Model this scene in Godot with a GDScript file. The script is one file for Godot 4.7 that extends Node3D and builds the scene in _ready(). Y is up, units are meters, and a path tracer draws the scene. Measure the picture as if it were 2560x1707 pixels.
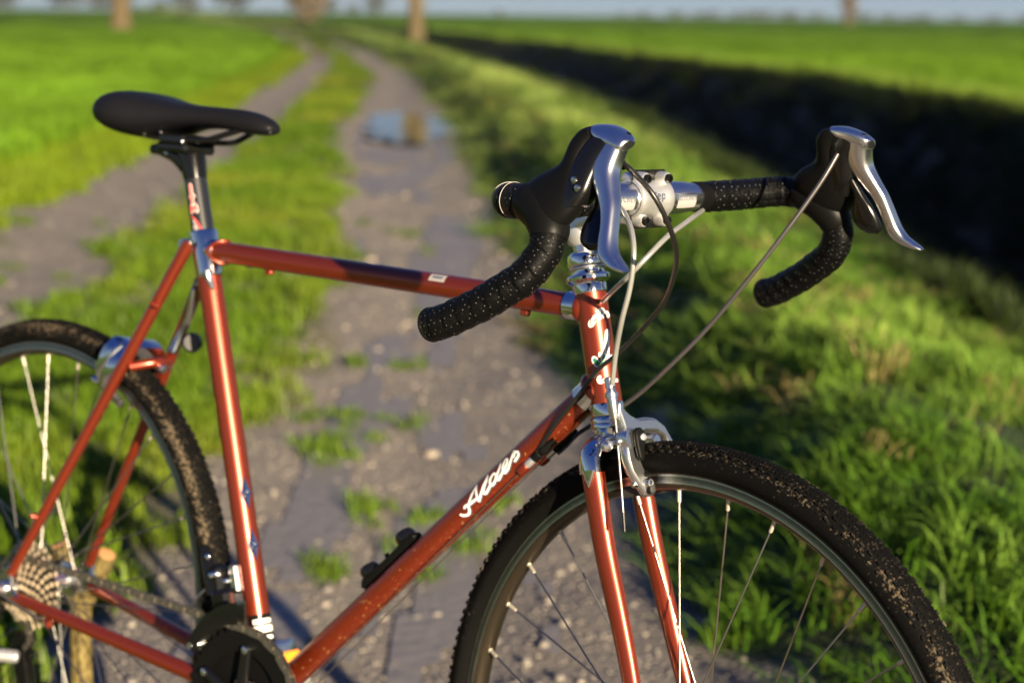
extends Node3D
# A red steel touring bicycle on a muddy farm track between green fields, low evening sun.

const YAW := 0.66906
const CAM := Vector3(1.8158, 1.0711, 1.2778)
const LEAN := -0.1312
const STEER := -0.15735

var rng := RandomNumberGenerator.new()
var noise := FastNoiseLite.new()
var mats := {}
var bike: Node3D
var taken := {}
var right_axis := Vector3(cos(YAW), 0, -sin(YAW))
var ahead := Vector3(-sin(YAW), 0, -cos(YAW))

# ------------------------------------------------------------------ mesh builder
class MB:
	var v := PackedVector3Array()
	var n := PackedVector3Array()
	var u := PackedVector2Array()
	var c := PackedColorArray()
	var ix := PackedInt32Array()
	var col := Color.WHITE

	func vert(p: Vector3, nn: Vector3, uv := Vector2.ZERO) -> int:
		v.append(p)
		n.append(nn)
		u.append(uv)
		c.append(col)
		return v.size() - 1

	func tri(a: int, b: int, d: int) -> void:
		ix.append(a)
		ix.append(b)
		ix.append(d)

	func flat(a: Vector3, b: Vector3, d: Vector3, away: Vector3) -> void:
		var nn := (b - a).cross(d - a).normalized()
		if nn.dot((a + b + d) / 3.0 - away) < 0.0:
			nn = -nn
		tri(vert(a, nn), vert(b, nn), vert(d, nn))

	func quad(a: Vector3, b: Vector3, d: Vector3, e: Vector3, away: Vector3) -> void:
		flat(a, b, d, away)
		flat(a, d, e, away)

	# rows of points -> smooth skin. closed: each row is a ring; loop: the last row meets the first
	func grid(rows: Array, closed := true, loop := false, us := 1.0, vs := 1.0, up := Vector3.ZERO) -> void:
		var nr := rows.size()
		var nc: int = rows[0].size()
		var nor := []
		var sense := 0.0
		for r in nr:
			var row: PackedVector3Array = rows[r]
			var prev: PackedVector3Array = rows[(r - 1 + nr) % nr if loop else maxi(r - 1, 0)]
			var next: PackedVector3Array = rows[(r + 1) % nr if loop else mini(r + 1, nr - 1)]
			var mid := Vector3.ZERO
			for p in row:
				mid += p
			mid /= nc
			var line := PackedVector3Array()
			for k in nc:
				var a := row[(k - 1 + nc) % nc if closed else maxi(k - 1, 0)]
				var b := row[(k + 1) % nc if closed else mini(k + 1, nc - 1)]
				var nn := (b - a).cross(next[k] - prev[k])
				if nn.length_squared() < 1e-22:
					nn = Vector3.ZERO
				else:
					nn = nn.normalized()
				line.append(nn)
				sense += nn.dot(up) if up != Vector3.ZERO else nn.dot(row[k] - mid)
			nor.append(line)
		var s := -1.0 if sense < 0.0 else 1.0
		var base := v.size()
		var w := nc + (1 if closed else 0)
		var h := nr + (1 if loop else 0)
		for r in h:
			for k in w:
				var nn: Vector3 = nor[r % nr][k % nc] * s
				if nn == Vector3.ZERO:
					var o: PackedVector3Array = rows[1 if r == 0 else nr - 2]
					var m2 := Vector3.ZERO
					for p in o:
						m2 += p
					nn = (rows[r % nr][k % nc] - m2 / nc).normalized()
				vert(rows[r % nr][k % nc], nn, Vector2(float(r) / (h - 1) * us, float(k) / (w - 1) * vs))
		for r in h - 1:
			for k in w - 1:
				var a := base + r * w + k
				tri(a, a + 1, a + w)
				tri(a + 1, a + w + 1, a + w)

	func cap(ring: PackedVector3Array, away: Vector3) -> void:
		var m := Vector3.ZERO
		for p in ring:
			m += p
		m /= ring.size()
		for k in ring.size():
			flat(m, ring[k], ring[(k + 1) % ring.size()], away)

	func mesh() -> ArrayMesh:
		for t in ix.size() / 3:
			var a := ix[t * 3]
			var b := ix[t * 3 + 1]
			var d := ix[t * 3 + 2]
			if (v[b] - v[a]).cross(v[d] - v[a]).dot(n[a] + n[b] + n[d]) > 0.0:
				ix[t * 3 + 1] = d
				ix[t * 3 + 2] = b
		var arr := []
		arr.resize(Mesh.ARRAY_MAX)
		arr[Mesh.ARRAY_VERTEX] = v
		arr[Mesh.ARRAY_NORMAL] = n
		arr[Mesh.ARRAY_TEX_UV] = u
		arr[Mesh.ARRAY_COLOR] = c
		arr[Mesh.ARRAY_INDEX] = ix
		var m := ArrayMesh.new()
		m.add_surface_from_arrays(Mesh.PRIMITIVE_TRIANGLES, arr)
		return m


func smooth(pts: Array, per := 6) -> PackedVector3Array:
	var out := PackedVector3Array()
	var m := pts.size()
	for k in m - 1:
		var a: Vector3 = pts[maxi(k - 1, 0)]
		var b: Vector3 = pts[k]
		var d: Vector3 = pts[k + 1]
		var e: Vector3 = pts[mini(k + 2, m - 1)]
		for j in per:
			out.append(b.cubic_interpolate(d, a, e, float(j) / per))
	out.append(pts[m - 1])
	return out


func frames(path: PackedVector3Array, up := Vector3.ZERO) -> Array:
	var out := []
	var m := path.size()
	var x := Vector3.ZERO
	for k in m:
		var t := (path[mini(k + 1, m - 1)] - path[maxi(k - 1, 0)]).normalized()
		if k == 0:
			x = up if up != Vector3.ZERO else (Vector3.UP if absf(t.y) < 0.9 else Vector3.RIGHT)
		x = (x - t * x.dot(t)).normalized()
		out.append([t, x, t.cross(x)])
	return out


# radius: a number, or an array of numbers or of Vector2 (along up, across)
func sweep(mb: MB, path: PackedVector3Array, radius, seg := 16, caps := true, up := Vector3.ZERO, us := 1.0) -> void:
	var rows := []
	var fr := frames(path, up)
	for k in path.size():
		var r = radius[k] if radius is Array else radius
		var r2 := Vector2(r, r) if not r is Vector2 else r as Vector2
		var row := PackedVector3Array()
		for j in seg:
			var a := TAU * j / seg
			row.append(path[k] + fr[k][1] * cos(a) * r2.x + fr[k][2] * sin(a) * r2.y)
		rows.append(row)
	mb.grid(rows, true, false, us)
	if caps:
		mb.cap(rows[0], path[1])
		mb.cap(rows[-1], path[-2])


func rod(mb: MB, a: Vector3, b: Vector3, r, seg := 12, r2 = null) -> void:
	sweep(mb, PackedVector3Array([a, b]), [r, r if r2 == null else r2], seg)


# profile: Vector2(radius, height along axis)
func lathe(mb: MB, o: Vector3, axis: Vector3, profile: Array, seg := 32) -> void:
	axis = axis.normalized()
	var x := axis.cross(Vector3.RIGHT if absf(axis.x) < 0.8 else Vector3.FORWARD).normalized()
	var y := axis.cross(x)
	var piece := []
	for k in profile.size():
		var p: Vector2 = profile[k]
		var row := PackedVector3Array()
		for j in seg:
			var a := TAU * j / seg
			row.append(o + axis * p.y + (x * cos(a) + y * sin(a)) * maxf(p.x, 1e-6))
		piece.append(row)
		if piece.size() > 1 and k < profile.size() - 1:
			var d1: Vector2 = (p - profile[k - 1]).normalized()
			var d2: Vector2 = (profile[k + 1] - p).normalized()
			if d1.dot(d2) < 0.78:
				mb.grid(piece, true)
				piece = [row]
	if piece.size() > 1:
		mb.grid(piece, true)


func box(mb: MB, xf: Transform3D, size: Vector3, bev := 0.0) -> void:
	var h := size / 2.0
	bev = minf(bev, minf(h.x, minf(h.y, h.z)) * 0.9)
	var o := xf.origin
	for ax in 3:
		for s in [-1.0, 1.0]:
			var q := []
			for c in [[-1, -1], [1, -1], [1, 1], [-1, 1]]:
				var p := Vector3.ZERO
				p[ax] = s * h[ax]
				p[(ax + 1) % 3] = c[0] * (h[(ax + 1) % 3] - bev)
				p[(ax + 2) % 3] = c[1] * (h[(ax + 2) % 3] - bev)
				q.append(xf * p)
			mb.quad(q[0], q[1], q[2], q[3], o)
	if bev > 0.0:
		for ax in 3:
			for s1 in [-1.0, 1.0]:
				for s2 in [-1.0, 1.0]:
					var q := []
					var b := (ax + 1) % 3
					var c := (ax + 2) % 3
					for e in [[-1, 0], [1, 0], [1, 1], [-1, 1]]:
						var p := Vector3.ZERO
						p[ax] = e[0] * (h[ax] - bev)
						p[b] = s1 * (h[b] - (bev if e[1] else 0.0))
						p[c] = s2 * (h[c] - (0.0 if e[1] else bev))
						q.append(xf * p)
					mb.quad(q[0], q[1], q[2], q[3], o)
		for sx in [-1.0, 1.0]:
			for sy in [-1.0, 1.0]:
				for sz in [-1.0, 1.0]:
					var s := Vector3(sx, sy, sz)
					mb.flat(xf * (s * (h - Vector3(0, bev, bev))), xf * (s * (h - Vector3(bev, 0, bev))), xf * (s * (h - Vector3(bev, bev, 0))), o)


# a plate with rounded rims: polygon in the x-y plane of xf, thick along z
func plate(mb: MB, xf: Transform3D, poly: PackedVector2Array, thick: float, bev := 0.0) -> void:
	var m := poly.size()
	var area := 0.0
	for k in m:
		area += poly[k].cross(poly[(k + 1) % m])
	var s := signf(area)
	var inner := PackedVector2Array()
	for k in m:
		var d1 := (poly[k] - poly[(k - 1 + m) % m]).normalized()
		var d2 := (poly[(k + 1) % m] - poly[k]).normalized()
		var nn := Vector2(-(d1 + d2).y, (d1 + d2).x).normalized() * s
		inner.append(poly[k] + nn * bev)
	var rows := []
	var steps := [[0.0, -1.0], [0.3, -0.75], [1.0, -0.3], [1.0, 0.3], [0.3, 0.75], [0.0, 1.0]] if bev > 0.0 else [[1.0, -1.0], [1.0, 1.0]]
	for st in steps:
		var row := PackedVector3Array()
		for k in m:
			var p := inner[k].lerp(poly[k], sqrt(st[0]))
			row.append(xf * Vector3(p.x, p.y, st[1] * thick / 2.0))
		rows.append(row)
	if bev > 0.0:
		mb.grid(rows, true)
	else:
		for k in m:
			var mid: Vector3 = (rows[0][k] + rows[1][(k + 1) % m]) / 2.0
			var e := poly[(k + 1) % m] - poly[k]
			var out := xf.basis * Vector3(e.y, -e.x, 0) * s
			mb.quad(rows[0][k], rows[0][(k + 1) % m], rows[1][(k + 1) % m], rows[1][k], mid - out)
	var tris := Geometry2D.triangulate_polygon(inner if bev > 0.0 else poly)
	for e in [0, rows.size() - 1]:
		var row: PackedVector3Array = rows[e]
		var away: Vector3 = xf.basis.z * (1.0 if e == 0 else -1.0)
		for t in tris.size() / 3:
			var a := row[tris[t * 3]]
			mb.flat(a, row[tris[t * 3 + 1]], row[tris[t * 3 + 2]], a + away)


# rows of superellipse sections between a line of front points and a line of rear points, in the f-h plane
func loft(mb: MB, secs: Array, zmid: Callable, power := 0.8, seg := 20, per := 3) -> void:
	var dense := []
	for k in secs.size() - 1:
		for j in per:
			var t := float(j) / per
			var q := []
			for e in 5:
				q.append(cubic_interpolate(secs[k][e], secs[k + 1][e], secs[maxi(k - 1, 0)][e], secs[mini(k + 2, secs.size() - 1)][e], t))
			dense.append(q)
	dense.append(secs[-1])
	var rows := []
	for q in dense:
		var a := Vector2(q[0], q[1])
		var b := Vector2(q[2], q[3])
		var row := PackedVector3Array()
		for j in seg:
			var t := TAU * j / seg
			var cc := signf(cos(t)) * pow(absf(cos(t)), power)
			var ss := signf(sin(t)) * pow(absf(sin(t)), power)
			var p := (a + b) / 2.0 + (b - a) / 2.0 * cc
			row.append(Vector3(p.x, p.y, zmid.call(p.y) + q[4] * ss))
		rows.append(row)
	mb.grid(rows, true)
	mb.cap(rows[0], (rows[1][0] + rows[1][seg / 2]) / 2.0)
	mb.cap(rows[-1], (rows[-2][0] + rows[-2][seg / 2]) / 2.0)


# a flat painted stroke laid on a tube: points (distance along the tube, degrees round it)
func stroke(mb: MB, o: Vector3, axis: Vector3, r: float, pts: Array, width: float) -> void:
	var e := Vector3(0, 0, 1).cross(axis)
	var p3 := []
	for p in pts:
		p3.append(Vector3(p[0], deg_to_rad(p[1]) * r, 0))
	var path := smooth(p3, 5)
	var m := path.size()
	var ends := []
	for k in m:
		var t := (path[mini(k + 1, m - 1)] - path[maxi(k - 1, 0)]).normalized()
		ends.append([path[k], Vector3(-t.y, t.x, 0), 1.0])
	var t0 := (path[1] - path[0]).normalized()
	var t1 := (path[m - 1] - path[m - 2]).normalized()
	ends.push_front([path[0] - t0 * width * 0.35, ends[0][1], 0.6])
	ends.push_front([path[0] - t0 * width * 0.5, ends[0][1], 0.2])
	ends.append([path[m - 1] + t1 * width * 0.35, ends[-1][1], 0.6])
	ends.append([path[m - 1] + t1 * width * 0.5, ends[-1][1], 0.2])
	var rows := []
	var mid := 0.0
	for q in ends:
		var row := PackedVector3Array()
		for s in [-1.0, -0.33, 0.33, 1.0]:
			var p: Vector3 = q[0] + q[1] * s * width / 2.0 * q[2]
			var th := p.y / r
			row.append(o + axis * p.x + (Vector3(0, 0, 1) * cos(th) + e * sin(th)) * r)
			mid += th / (ends.size() * 4)
		rows.append(row)
	mb.grid(rows, false, false, 1.0, 1.0, Vector3(0, 0, 1) * cos(mid) + e * sin(mid))


func band(mb: MB, o: Vector3, axis: Vector3, r: float, s0: float, s1: float, a0: float, a1: float, seg := 10) -> void:
	var e := Vector3(0, 0, 1).cross(axis)
	var rows := []
	for k in seg + 1:
		var th := deg_to_rad(lerpf(a0, a1, float(k) / seg))
		var d := Vector3(0, 0, 1) * cos(th) + e * sin(th)
		rows.append(PackedVector3Array([o + axis * s0 + d * r, o + axis * s1 + d * r]))
	var tm := deg_to_rad((a0 + a1) / 2.0)
	mb.grid(rows, false, false, 1.0, 1.0, Vector3(0, 0, 1) * cos(tm) + e * sin(tm))


# ------------------------------------------------------------------ objects
func numbered(called: String) -> String:
	var k: int = taken.get(called, 0)
	taken[called] = k + 1
	return called if k == 0 else "%s_%03d" % [called, k]


func obj(called: String, mb, mat: Material, parent: Node = self, xf := Transform3D()) -> MeshInstance3D:
	var o := MeshInstance3D.new()
	o.mesh = mb.mesh() if mb is MB else mb
	o.material_override = mat
	o.transform = xf
	if parent == self:
		o.name = numbered(called)
	else:
		var k := 0
		var nm := called
		while parent.has_node(NodePath(nm)):
			k += 1
			nm = "%s_%03d" % [called, k]
		o.name = nm
	parent.add_child(o, true)
	return o


func tag(o: Node, label: String, category: String, group := "") -> Node:
	o.set_meta("label", label)
	o.set_meta("category", category)
	if group:
		o.set_meta("group", group)
	return o


func group_node(called: String, parent: Node, xf := Transform3D()) -> Node3D:
	var o := Node3D.new()
	o.name = called if parent != self else numbered(called)
	o.transform = xf
	parent.add_child(o, true)
	return o


func mat(called: String, lin: Color, rough: float, metal := 0.0, coat := 0.0, coat_rough := 0.05) -> StandardMaterial3D:
	var m := StandardMaterial3D.new()
	m.resource_name = called
	m.albedo_color = lin.linear_to_srgb()
	m.roughness = rough
	m.metallic = metal
	if coat > 0.0:
		m.clearcoat_enabled = true
		m.clearcoat = coat
		m.clearcoat_roughness = coat_rough
	mats[called] = m
	return m


func make_materials() -> void:
	mat("paint", Color(0.265, 0.032, 0.008), 0.33, 0.75, 0.85, 0.30)
	mat("chrome", Color(0.78, 0.79, 0.80), 0.06, 1.0)
	mat("polished", Color(0.74, 0.75, 0.77), 0.26, 1.0)
	mat("satin", Color(0.66, 0.66, 0.66), 0.36, 0.80)
	mat("dark_steel", Color(0.05, 0.045, 0.04), 0.4, 0.8)
	mat("brake_alloy", Color(0.56, 0.57, 0.59), 0.27, 0.97)
	mat("steel", Color(0.55, 0.54, 0.50), 0.28, 1.0)
	mat("spoke", Color(0.30, 0.285, 0.26), 0.33, 1.0)
	mat("nipple", Color(0.50, 0.45, 0.36), 0.5, 0.7)
	mat("rubber_black", Color(0.004, 0.004, 0.004), 0.42)
	mat("gloss_black", Color(0.004, 0.004, 0.004), 0.18)
	mat("matt_black", Color(0.004, 0.004, 0.004), 0.5)
	mat("saddle", Color(0.007, 0.007, 0.009), 0.42)
	mat("rim", Color(0.075, 0.060, 0.042), 0.34, 0.85)
	mat("brake_track", Color(0.55, 0.55, 0.54), 0.30, 1.0)
	mat("housing_black", Color(0.009, 0.008, 0.007), 0.35)
	mat("housing_grey", Color(0.055, 0.05, 0.05), 0.32, 0.3)
	mat("cog", Color(0.50, 0.41, 0.29), 0.42, 0.6)
	mat("chain", Color(0.21, 0.19, 0.16), 0.34, 0.85)
	mat("white_print", Color(0.80, 0.78, 0.74), 0.4)
	mat("grey_print", Color(0.10, 0.12, 0.15), 0.4)
	mat("dark_print", Color(0.05, 0.06, 0.09), 0.4)
	mat("red_print", Color(0.62, 0.07, 0.06), 0.4)
	mat("green_print", Color(0.02, 0.14, 0.07), 0.4)
	mat("label_pale", Color(0.30, 0.275, 0.27), 0.35)
	mat("amber", Color(0.75, 0.25, 0.02), 0.2)
	mat("pad_rubber", Color(0.02, 0.02, 0.02), 0.7)

	for k in ["rubber_black", "matt_black", "saddle"]:
		mats[k].metallic_specular = 0.22
	# handlebar tape: rows of pinprick holes
	var im := Image.create(256, 256, false, Image.FORMAT_RGB8)
	im.fill(Color(0.035, 0.035, 0.037))
	for band_row in 3:
		for k in 10:
			for dx in 21:
				for dy in 5:
					if Vector2((dx - 10) / 4.6, dy - 2).length() < 1.7:
						var px := 60 + band_row * 60 + (k % 2) * 26 + dx
						var py := k * 25 + 8 + (band_row % 2) * 9 + dy
						im.set_pixel(px % 256, py % 256, Color(0.36, 0.36, 0.35))
	var tape := mat("tape", Color.WHITE, 0.38)
	tape.metallic_specular = 0.24
	tape.albedo_color = Color.WHITE
	tape.albedo_texture = ImageTexture.create_from_image(im)
	tape.uv1_scale = Vector3(26, 1.0, 1)
	var tn := NoiseTexture2D.new()
	tn.width = 256
	tn.height = 256
	tn.seamless = true
	var fn := FastNoiseLite.new()
	fn.seed = 5
	fn.frequency = 0.09
	tn.noise = fn
	tape.heightmap_enabled = true
	tape.heightmap_texture = tn
	tape.heightmap_scale = 0.03

	# carbon weave of the seat post
	var cw := Image.create(64, 64, false, Image.FORMAT_RGB8)
	for y in 64:
		for x in 64:
			var k := 0.05 if ((x / 8 + y / 8) % 4) < 2 else 0.13
			cw.set_pixel(x, y, Color(k, k, k * 1.1))
	var carbon := mat("carbon", Color.WHITE, 0.35, 0.0, 0.7, 0.12)
	carbon.albedo_color = Color.WHITE
	carbon.albedo_texture = ImageTexture.create_from_image(cw)
	carbon.uv1_scale = Vector3(6, 4, 1)

	# dried mud on the tyres, thickest on the shoulders, specks on the tread
	mats["tyre_front"] = tyre_material("tyre_front", 3, 0.38, 1.3)
	mats["tyre_rear"] = tyre_material("tyre_rear", 9, 0.58, 0.8)

	# paint of the down tube: the same paint with flecks of mud along its belly
	var dim := Image.create(1024, 128, false, Image.FORMAT_RGB8)
	var pc: Color = mats["paint"].albedo_color
	dim.fill(pc)
	rng.seed = 21
	for k in 620:
		var fx := rng.randf()
		var y := int(fposmod(rng.randfn(0.0, 13.0) + 26.0, 128.0))
		var x := int(fx * 1000.0)
		var s := rng.randf_range(0.6, 1.0) if rng.randf() < 0.86 else rng.randf_range(1.4, 2.6)
		var tone := Color(0.80, 0.42, 0.20).lerp(Color(0.78, 0.62, 0.42), rng.randf())
		for dx in range(-3, 4):
			for dy in range(-3, 4):
				if Vector2(dx * 0.8, dy * 1.2).length() <= s:
					dim.set_pixel(clampi(x + dx, 0, 1023), posmod(y + dy, 128), tone)
	var dm: StandardMaterial3D = mats["paint"].duplicate()
	dm.resource_name = "speckled_paint"
	dm.albedo_color = Color.WHITE
	dm.albedo_texture = ImageTexture.create_from_image(dim)
	mats["paint_muddy"] = dm

	# braided cable housing
	var bi := Image.create(32, 32, false, Image.FORMAT_RGB8)
	for y in 32:
		for x in 32:
			var k := absf(fposmod((x + y) / 16.0, 1.0) - 0.5) * 2.0
			var j := absf(fposmod((x - y) / 16.0, 1.0) - 0.5) * 2.0
			var t := 0.30 + 0.55 * maxf(k, j) * maxf(k, j)
			bi.set_pixel(x, y, Color(t, t, t * 0.98))
	var braid := mat("braid", Color.WHITE, 0.30, 0.5, 0.8, 0.1)
	braid.albedo_color = Color.WHITE
	braid.albedo_texture = ImageTexture.create_from_image(bi)
	braid.uv1_scale = Vector3(60, 2, 1)

	# brushed brake track
	var si := Image.create(512, 24, false, Image.FORMAT_RGB8)
	rng.seed = 4
	var level := 0.6
	for y in 24:
		level = clampf(level + rng.randf_range(-0.16, 0.16), 0.36, 0.80)
		for x in 512:
			var t := clampf(level + 0.10 * noise.get_noise_2d(x * 0.12, y * 3.0) + rng.randf_range(-0.03, 0.03), 0.2, 0.9)
			si.set_pixel(x, y, Color(t, t, t))
	var trk: StandardMaterial3D = mats["brake_track"]
	trk.albedo_color = Color.WHITE
	trk.albedo_texture = ImageTexture.create_from_image(si)


func tyre_material(called: String, sd: int, amount: float, specks: float) -> StandardMaterial3D:
	var w := 2048
	var h := 96
	var im := Image.create(w, h, false, Image.FORMAT_RGB8)
	var f := FastNoiseLite.new()
	f.seed = sd
	f.frequency = 0.28
	f.fractal_octaves = 4
	rng.seed = sd
	for x in w:
		var a := TAU * x / w
		for y in h:
			var th := absf((y + 0.5) / h - 0.5) * 360.0    # 0 at the tread, 180 at the rim
			var s := f.get_noise_3d(cos(a) * 230.0, sin(a) * 230.0, y * 1.5)
			var side := exp(-pow((th - 50.0) / 17.0, 2.0)) * 0.62 + exp(-pow((th - 85.0) / 30.0, 2.0)) * 0.18
			var patch := f.get_noise_2d(cos(a) * 14.0 + 90.0, sin(a) * 14.0) * 0.55
			var mud := clampf((s + side + patch * (0.3 + side) - (1.0 - amount)) * 4.5, 0.0, 1.0)
			if th < 46.0 and rng.randf() < 0.055 * specks * (0.3 + 3.0 * maxf(0.0, f.get_noise_2d(x * 0.35, 77.0) + 0.2)):
				mud = maxf(mud, rng.randf_range(0.3, 1.0))
			var dry := Color(0.36, 0.335, 0.295).lerp(Color(0.47, 0.39, 0.28), f.get_noise_2d(x * 0.7, y + 500.0) + 0.5)
			var k := 0.03 + 0.015 * f.get_noise_2d(x * 2.0, y * 2.0)
			im.set_pixel(x, y, Color(k, k * 0.98, k * 0.95).lerp(dry, mud * 0.75))
	# a strip hidden inside the rim holds the tones that single tread knobs take
	for x in w:
		for y in 4:
			im.set_pixel(x, y, Color(0.03, 0.03, 0.03).lerp(Color(0.42, 0.385, 0.33), pow(float(x) / w, 1.3)))
	var m := mat(called, Color.WHITE, 0.75)
	m.metallic_specular = 0.2
	m.albedo_color = Color.WHITE
	m.albedo_texture = ImageTexture.create_from_image(im)
	return m


# ------------------------------------------------------------------ the place
func _ready() -> void:
	rng.seed = 11
	noise.seed = 7
	noise.frequency = 0.6
	var cam := Camera3D.new()
	cam.name = "camera"
	var at := CameraAttributesPhysical.new()
	at.frustum_focal_length = 61.1
	at.exposure_aperture = 4.5
	at.frustum_focus_distance = 1.54
	at.frustum_near = 0.05
	at.frustum_far = 6000.0
	cam.attributes = at
	cam.fov = 22.222
	cam.near = 0.05
	cam.far = 6000.0
	cam.position = CAM
	cam.rotation = Vector3(-0.18452, YAW, 0.01275)
	add_child(cam)
	cam.current = true

	var we := WorldEnvironment.new()
	we.name = "environment"
	var env := Environment.new()
	env.background_mode = Environment.BG_SKY
	var sky := Sky.new()
	var sm := ProceduralSkyMaterial.new()
	sm.sky_top_color = Color(0.17, 0.33, 0.70)
	sm.sky_horizon_color = Color(0.80, 0.91, 1.0)
	sm.sky_curve = 0.17
	sm.ground_bottom_color = Color(0.16, 0.20, 0.07)
	sm.ground_horizon_color = Color(0.40, 0.46, 0.34)
	sm.sky_energy_multiplier = 0.44
	sm.ground_energy_multiplier = 0.35
	sky.sky_material = sm
	env.sky = sky
	env.tonemap_mode = Environment.TONE_MAPPER_LINEAR
	env.tonemap_exposure = 3.2
	env.fog_enabled = true
	env.fog_density = 0.00008
	env.fog_light_color = Color(0.80, 0.88, 0.97)
	env.sdfgi_enabled = true
	env.ssao_enabled = true
	env.ssil_enabled = true
	we.environment = env
	add_child(we)

	var sun := DirectionalLight3D.new()
	sun.name = "sun"
	var az := deg_to_rad(63.2)
	var el := deg_to_rad(14.0)
	var to_sun := Vector3(sin(az) * cos(el), sin(el), cos(az) * cos(el))
	sun.transform.basis = Basis.looking_at(-to_sun, Vector3.UP)
	sun.light_energy = 1.6
	sun.light_color = Color(1.0, 0.92, 0.78)
	sun.light_angular_distance = 0.5
	sun.shadow_enabled = true
	add_child(sun)

	make_materials()
	build_ground()
	build_vegetation()
	build_far()
	build_stick()
	build_bike()


# plan of the place: u metres to the right of the camera's line of sight, w metres ahead of it
func along(pts: Array, w: float) -> float:
	if w <= pts[0][0]:
		return pts[0][1]
	for k in pts.size() - 1:
		if w <= pts[k + 1][0]:
			var t: float = (w - pts[k][0]) / (pts[k + 1][0] - pts[k][0])
			t = t * t * (3.0 - 2.0 * t) * 0.35 + t * 0.65
			return lerpf(pts[k][1], pts[k + 1][1], t)
	var a: Array = pts[-2]
	var b: Array = pts[-1]
	return b[1] + (w - b[0]) * (b[1] - a[1]) / (b[0] - a[0])


const RUT_R := [[0, -0.12], [3, -0.18], [6.5, -0.27], [10.5, -0.6], [16.5, -1.1], [24, -1.6], [30, -2.0], [47, -3.95], [67, -6.8], [90, -11.0], [130, -20.0]]
const RUT_L := [[0, -1.8], [6, -2.0], [9.5, -2.3], [12.3, -2.45], [17, -2.7], [24, -3.2], [33, -3.85], [41, -4.6], [60, -7.1], [90, -12.0], [130, -21.0]]
const LIP := [[0, 1.32], [4.6, 1.30], [6.9, 1.22], [9.0, 1.14], [12.8, 0.96], [20, 0.48], [31, -0.66], [48, -2.75], [70, -5.4], [90, -8.4], [130, -16.8]]
const CREST := [[0, 4.7], [10, 5.3], [22, 6.0], [30, 6.1], [40, 4.9], [53, 3.3], [74, 1.4], [82, -0.6], [115, -5.5], [130, -9.0]]


func crest_at(w: float) -> float:
	return along(CREST, w) + 0.55 * noise.get_noise_2d(w * 0.35, 31.0) * smoothstep(6.0, 12.0, w)


func ditch_depth(w: float) -> float:
	return 1.6 * (1.0 - smoothstep(74.0, 92.0, w))


func height(u: float, w: float) -> float:
	var rr := along(RUT_R, w)
	var rl := along(RUT_L, w)
	var lip := along(LIP, w)
	var crest := crest_at(w)
	var y := 0.0
	y -= 0.03 * exp(-pow((u - rr) / 0.26, 2.0)) + 0.025 * exp(-pow((u - rl) / 0.26, 2.0))
	y += 0.02 * noise.get_noise_2d(u * 1.3, w * 1.3) + 0.008 * noise.get_noise_2d(u * 6.0 + 40.0, w * 6.0)
	y -= 0.05 * exp(-pow((u + 1.08) / 0.5, 4.0) - pow((w - 17.6) / 2.8, 4.0))
	var edge := rr + 0.54 + 0.22 * exp(-pow((w - 17.0) / 5.0, 2.0)) + 0.10 * noise.get_noise_2d(u * 0.2 + 9.0, w * 0.9)
	var rise := 0.275 + 0.05 * noise.get_noise_2d(u * 0.5 + 70.0, w * 0.5)
	var verge := clampf((u - edge) / 0.48, 0.0, 1.0)
	verge = (verge * 0.6 + smoothstep(0.0, 1.0, verge) * 0.4) * rise + 0.055 * noise.get_noise_2d(u * 1.0 + 20.0, w * 1.0) * smoothstep(edge, edge + 0.6, u)
	verge -= 0.07 * smoothstep(lip - 0.55, lip, u) * smoothstep(edge, edge + 0.5, u)
	var d := ditch_depth(w)
	if u > edge:
		y += verge * (1.0 - smoothstep(80.0, 110.0, w) * 0.8)
	if u > lip:
		var width := maxf(crest - lip, 1.5)
		var t := (u - lip) / width
		var down := 0.0
		if t < 1.0:
			down = minf(smoothstep(0.0, 0.38, t), 1.0 - smoothstep(0.70, 1.0, t)) * d
			y = lerpf(y, 0.02 + 0.03 * noise.get_noise_2d(u, w), smoothstep(0.4, 1.0, t))
		else:
			y = 0.02 + 0.05 * noise.get_noise_2d(u * 0.3, w * 0.3) * exp(-(u - crest) * 0.15)
		y -= down
	if w < 3.0:
		y = lerpf(y, minf(y, 0.0), 1.0 - smoothstep(1.9, 3.0, w))
	return y + 0.0019 * clampf(w - 80.0, 0.0, 900.0)


func place(u: float, w: float, lift := 0.0) -> Vector3:
	return Vector3(CAM.x, 0, CAM.z) + right_axis * u + ahead * w + Vector3(0, height(u, w) + lift, 0)


func zone(u: float, w: float) -> String:
	var rr := along(RUT_R, w)
	var rl := along(RUT_L, w)
	var wob := 0.16 * noise.get_noise_2d(u * 1.2, w * 1.2) + 0.10 * noise.get_noise_2d(u * 4.0, w * 4.0)
	if absf(u - rr) < 0.40 + wob + (0.15 if w < 4.5 else 0.0) + 0.18 * exp(-pow((w - 17.0) / 5.0, 2.0)):
		return "rut"
	if absf(u - rl) < 0.38 + wob:
		return "rut"
	if u > rr:
		if u < along(LIP, w) + 0.1:
			return "verge"
		if u < crest_at(w):
			return "ditch"
		return "field"
	if u > rl:
		return "middle"
	if u > rl - 1.15 + wob:
		return "margin"
	return "crop"


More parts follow.
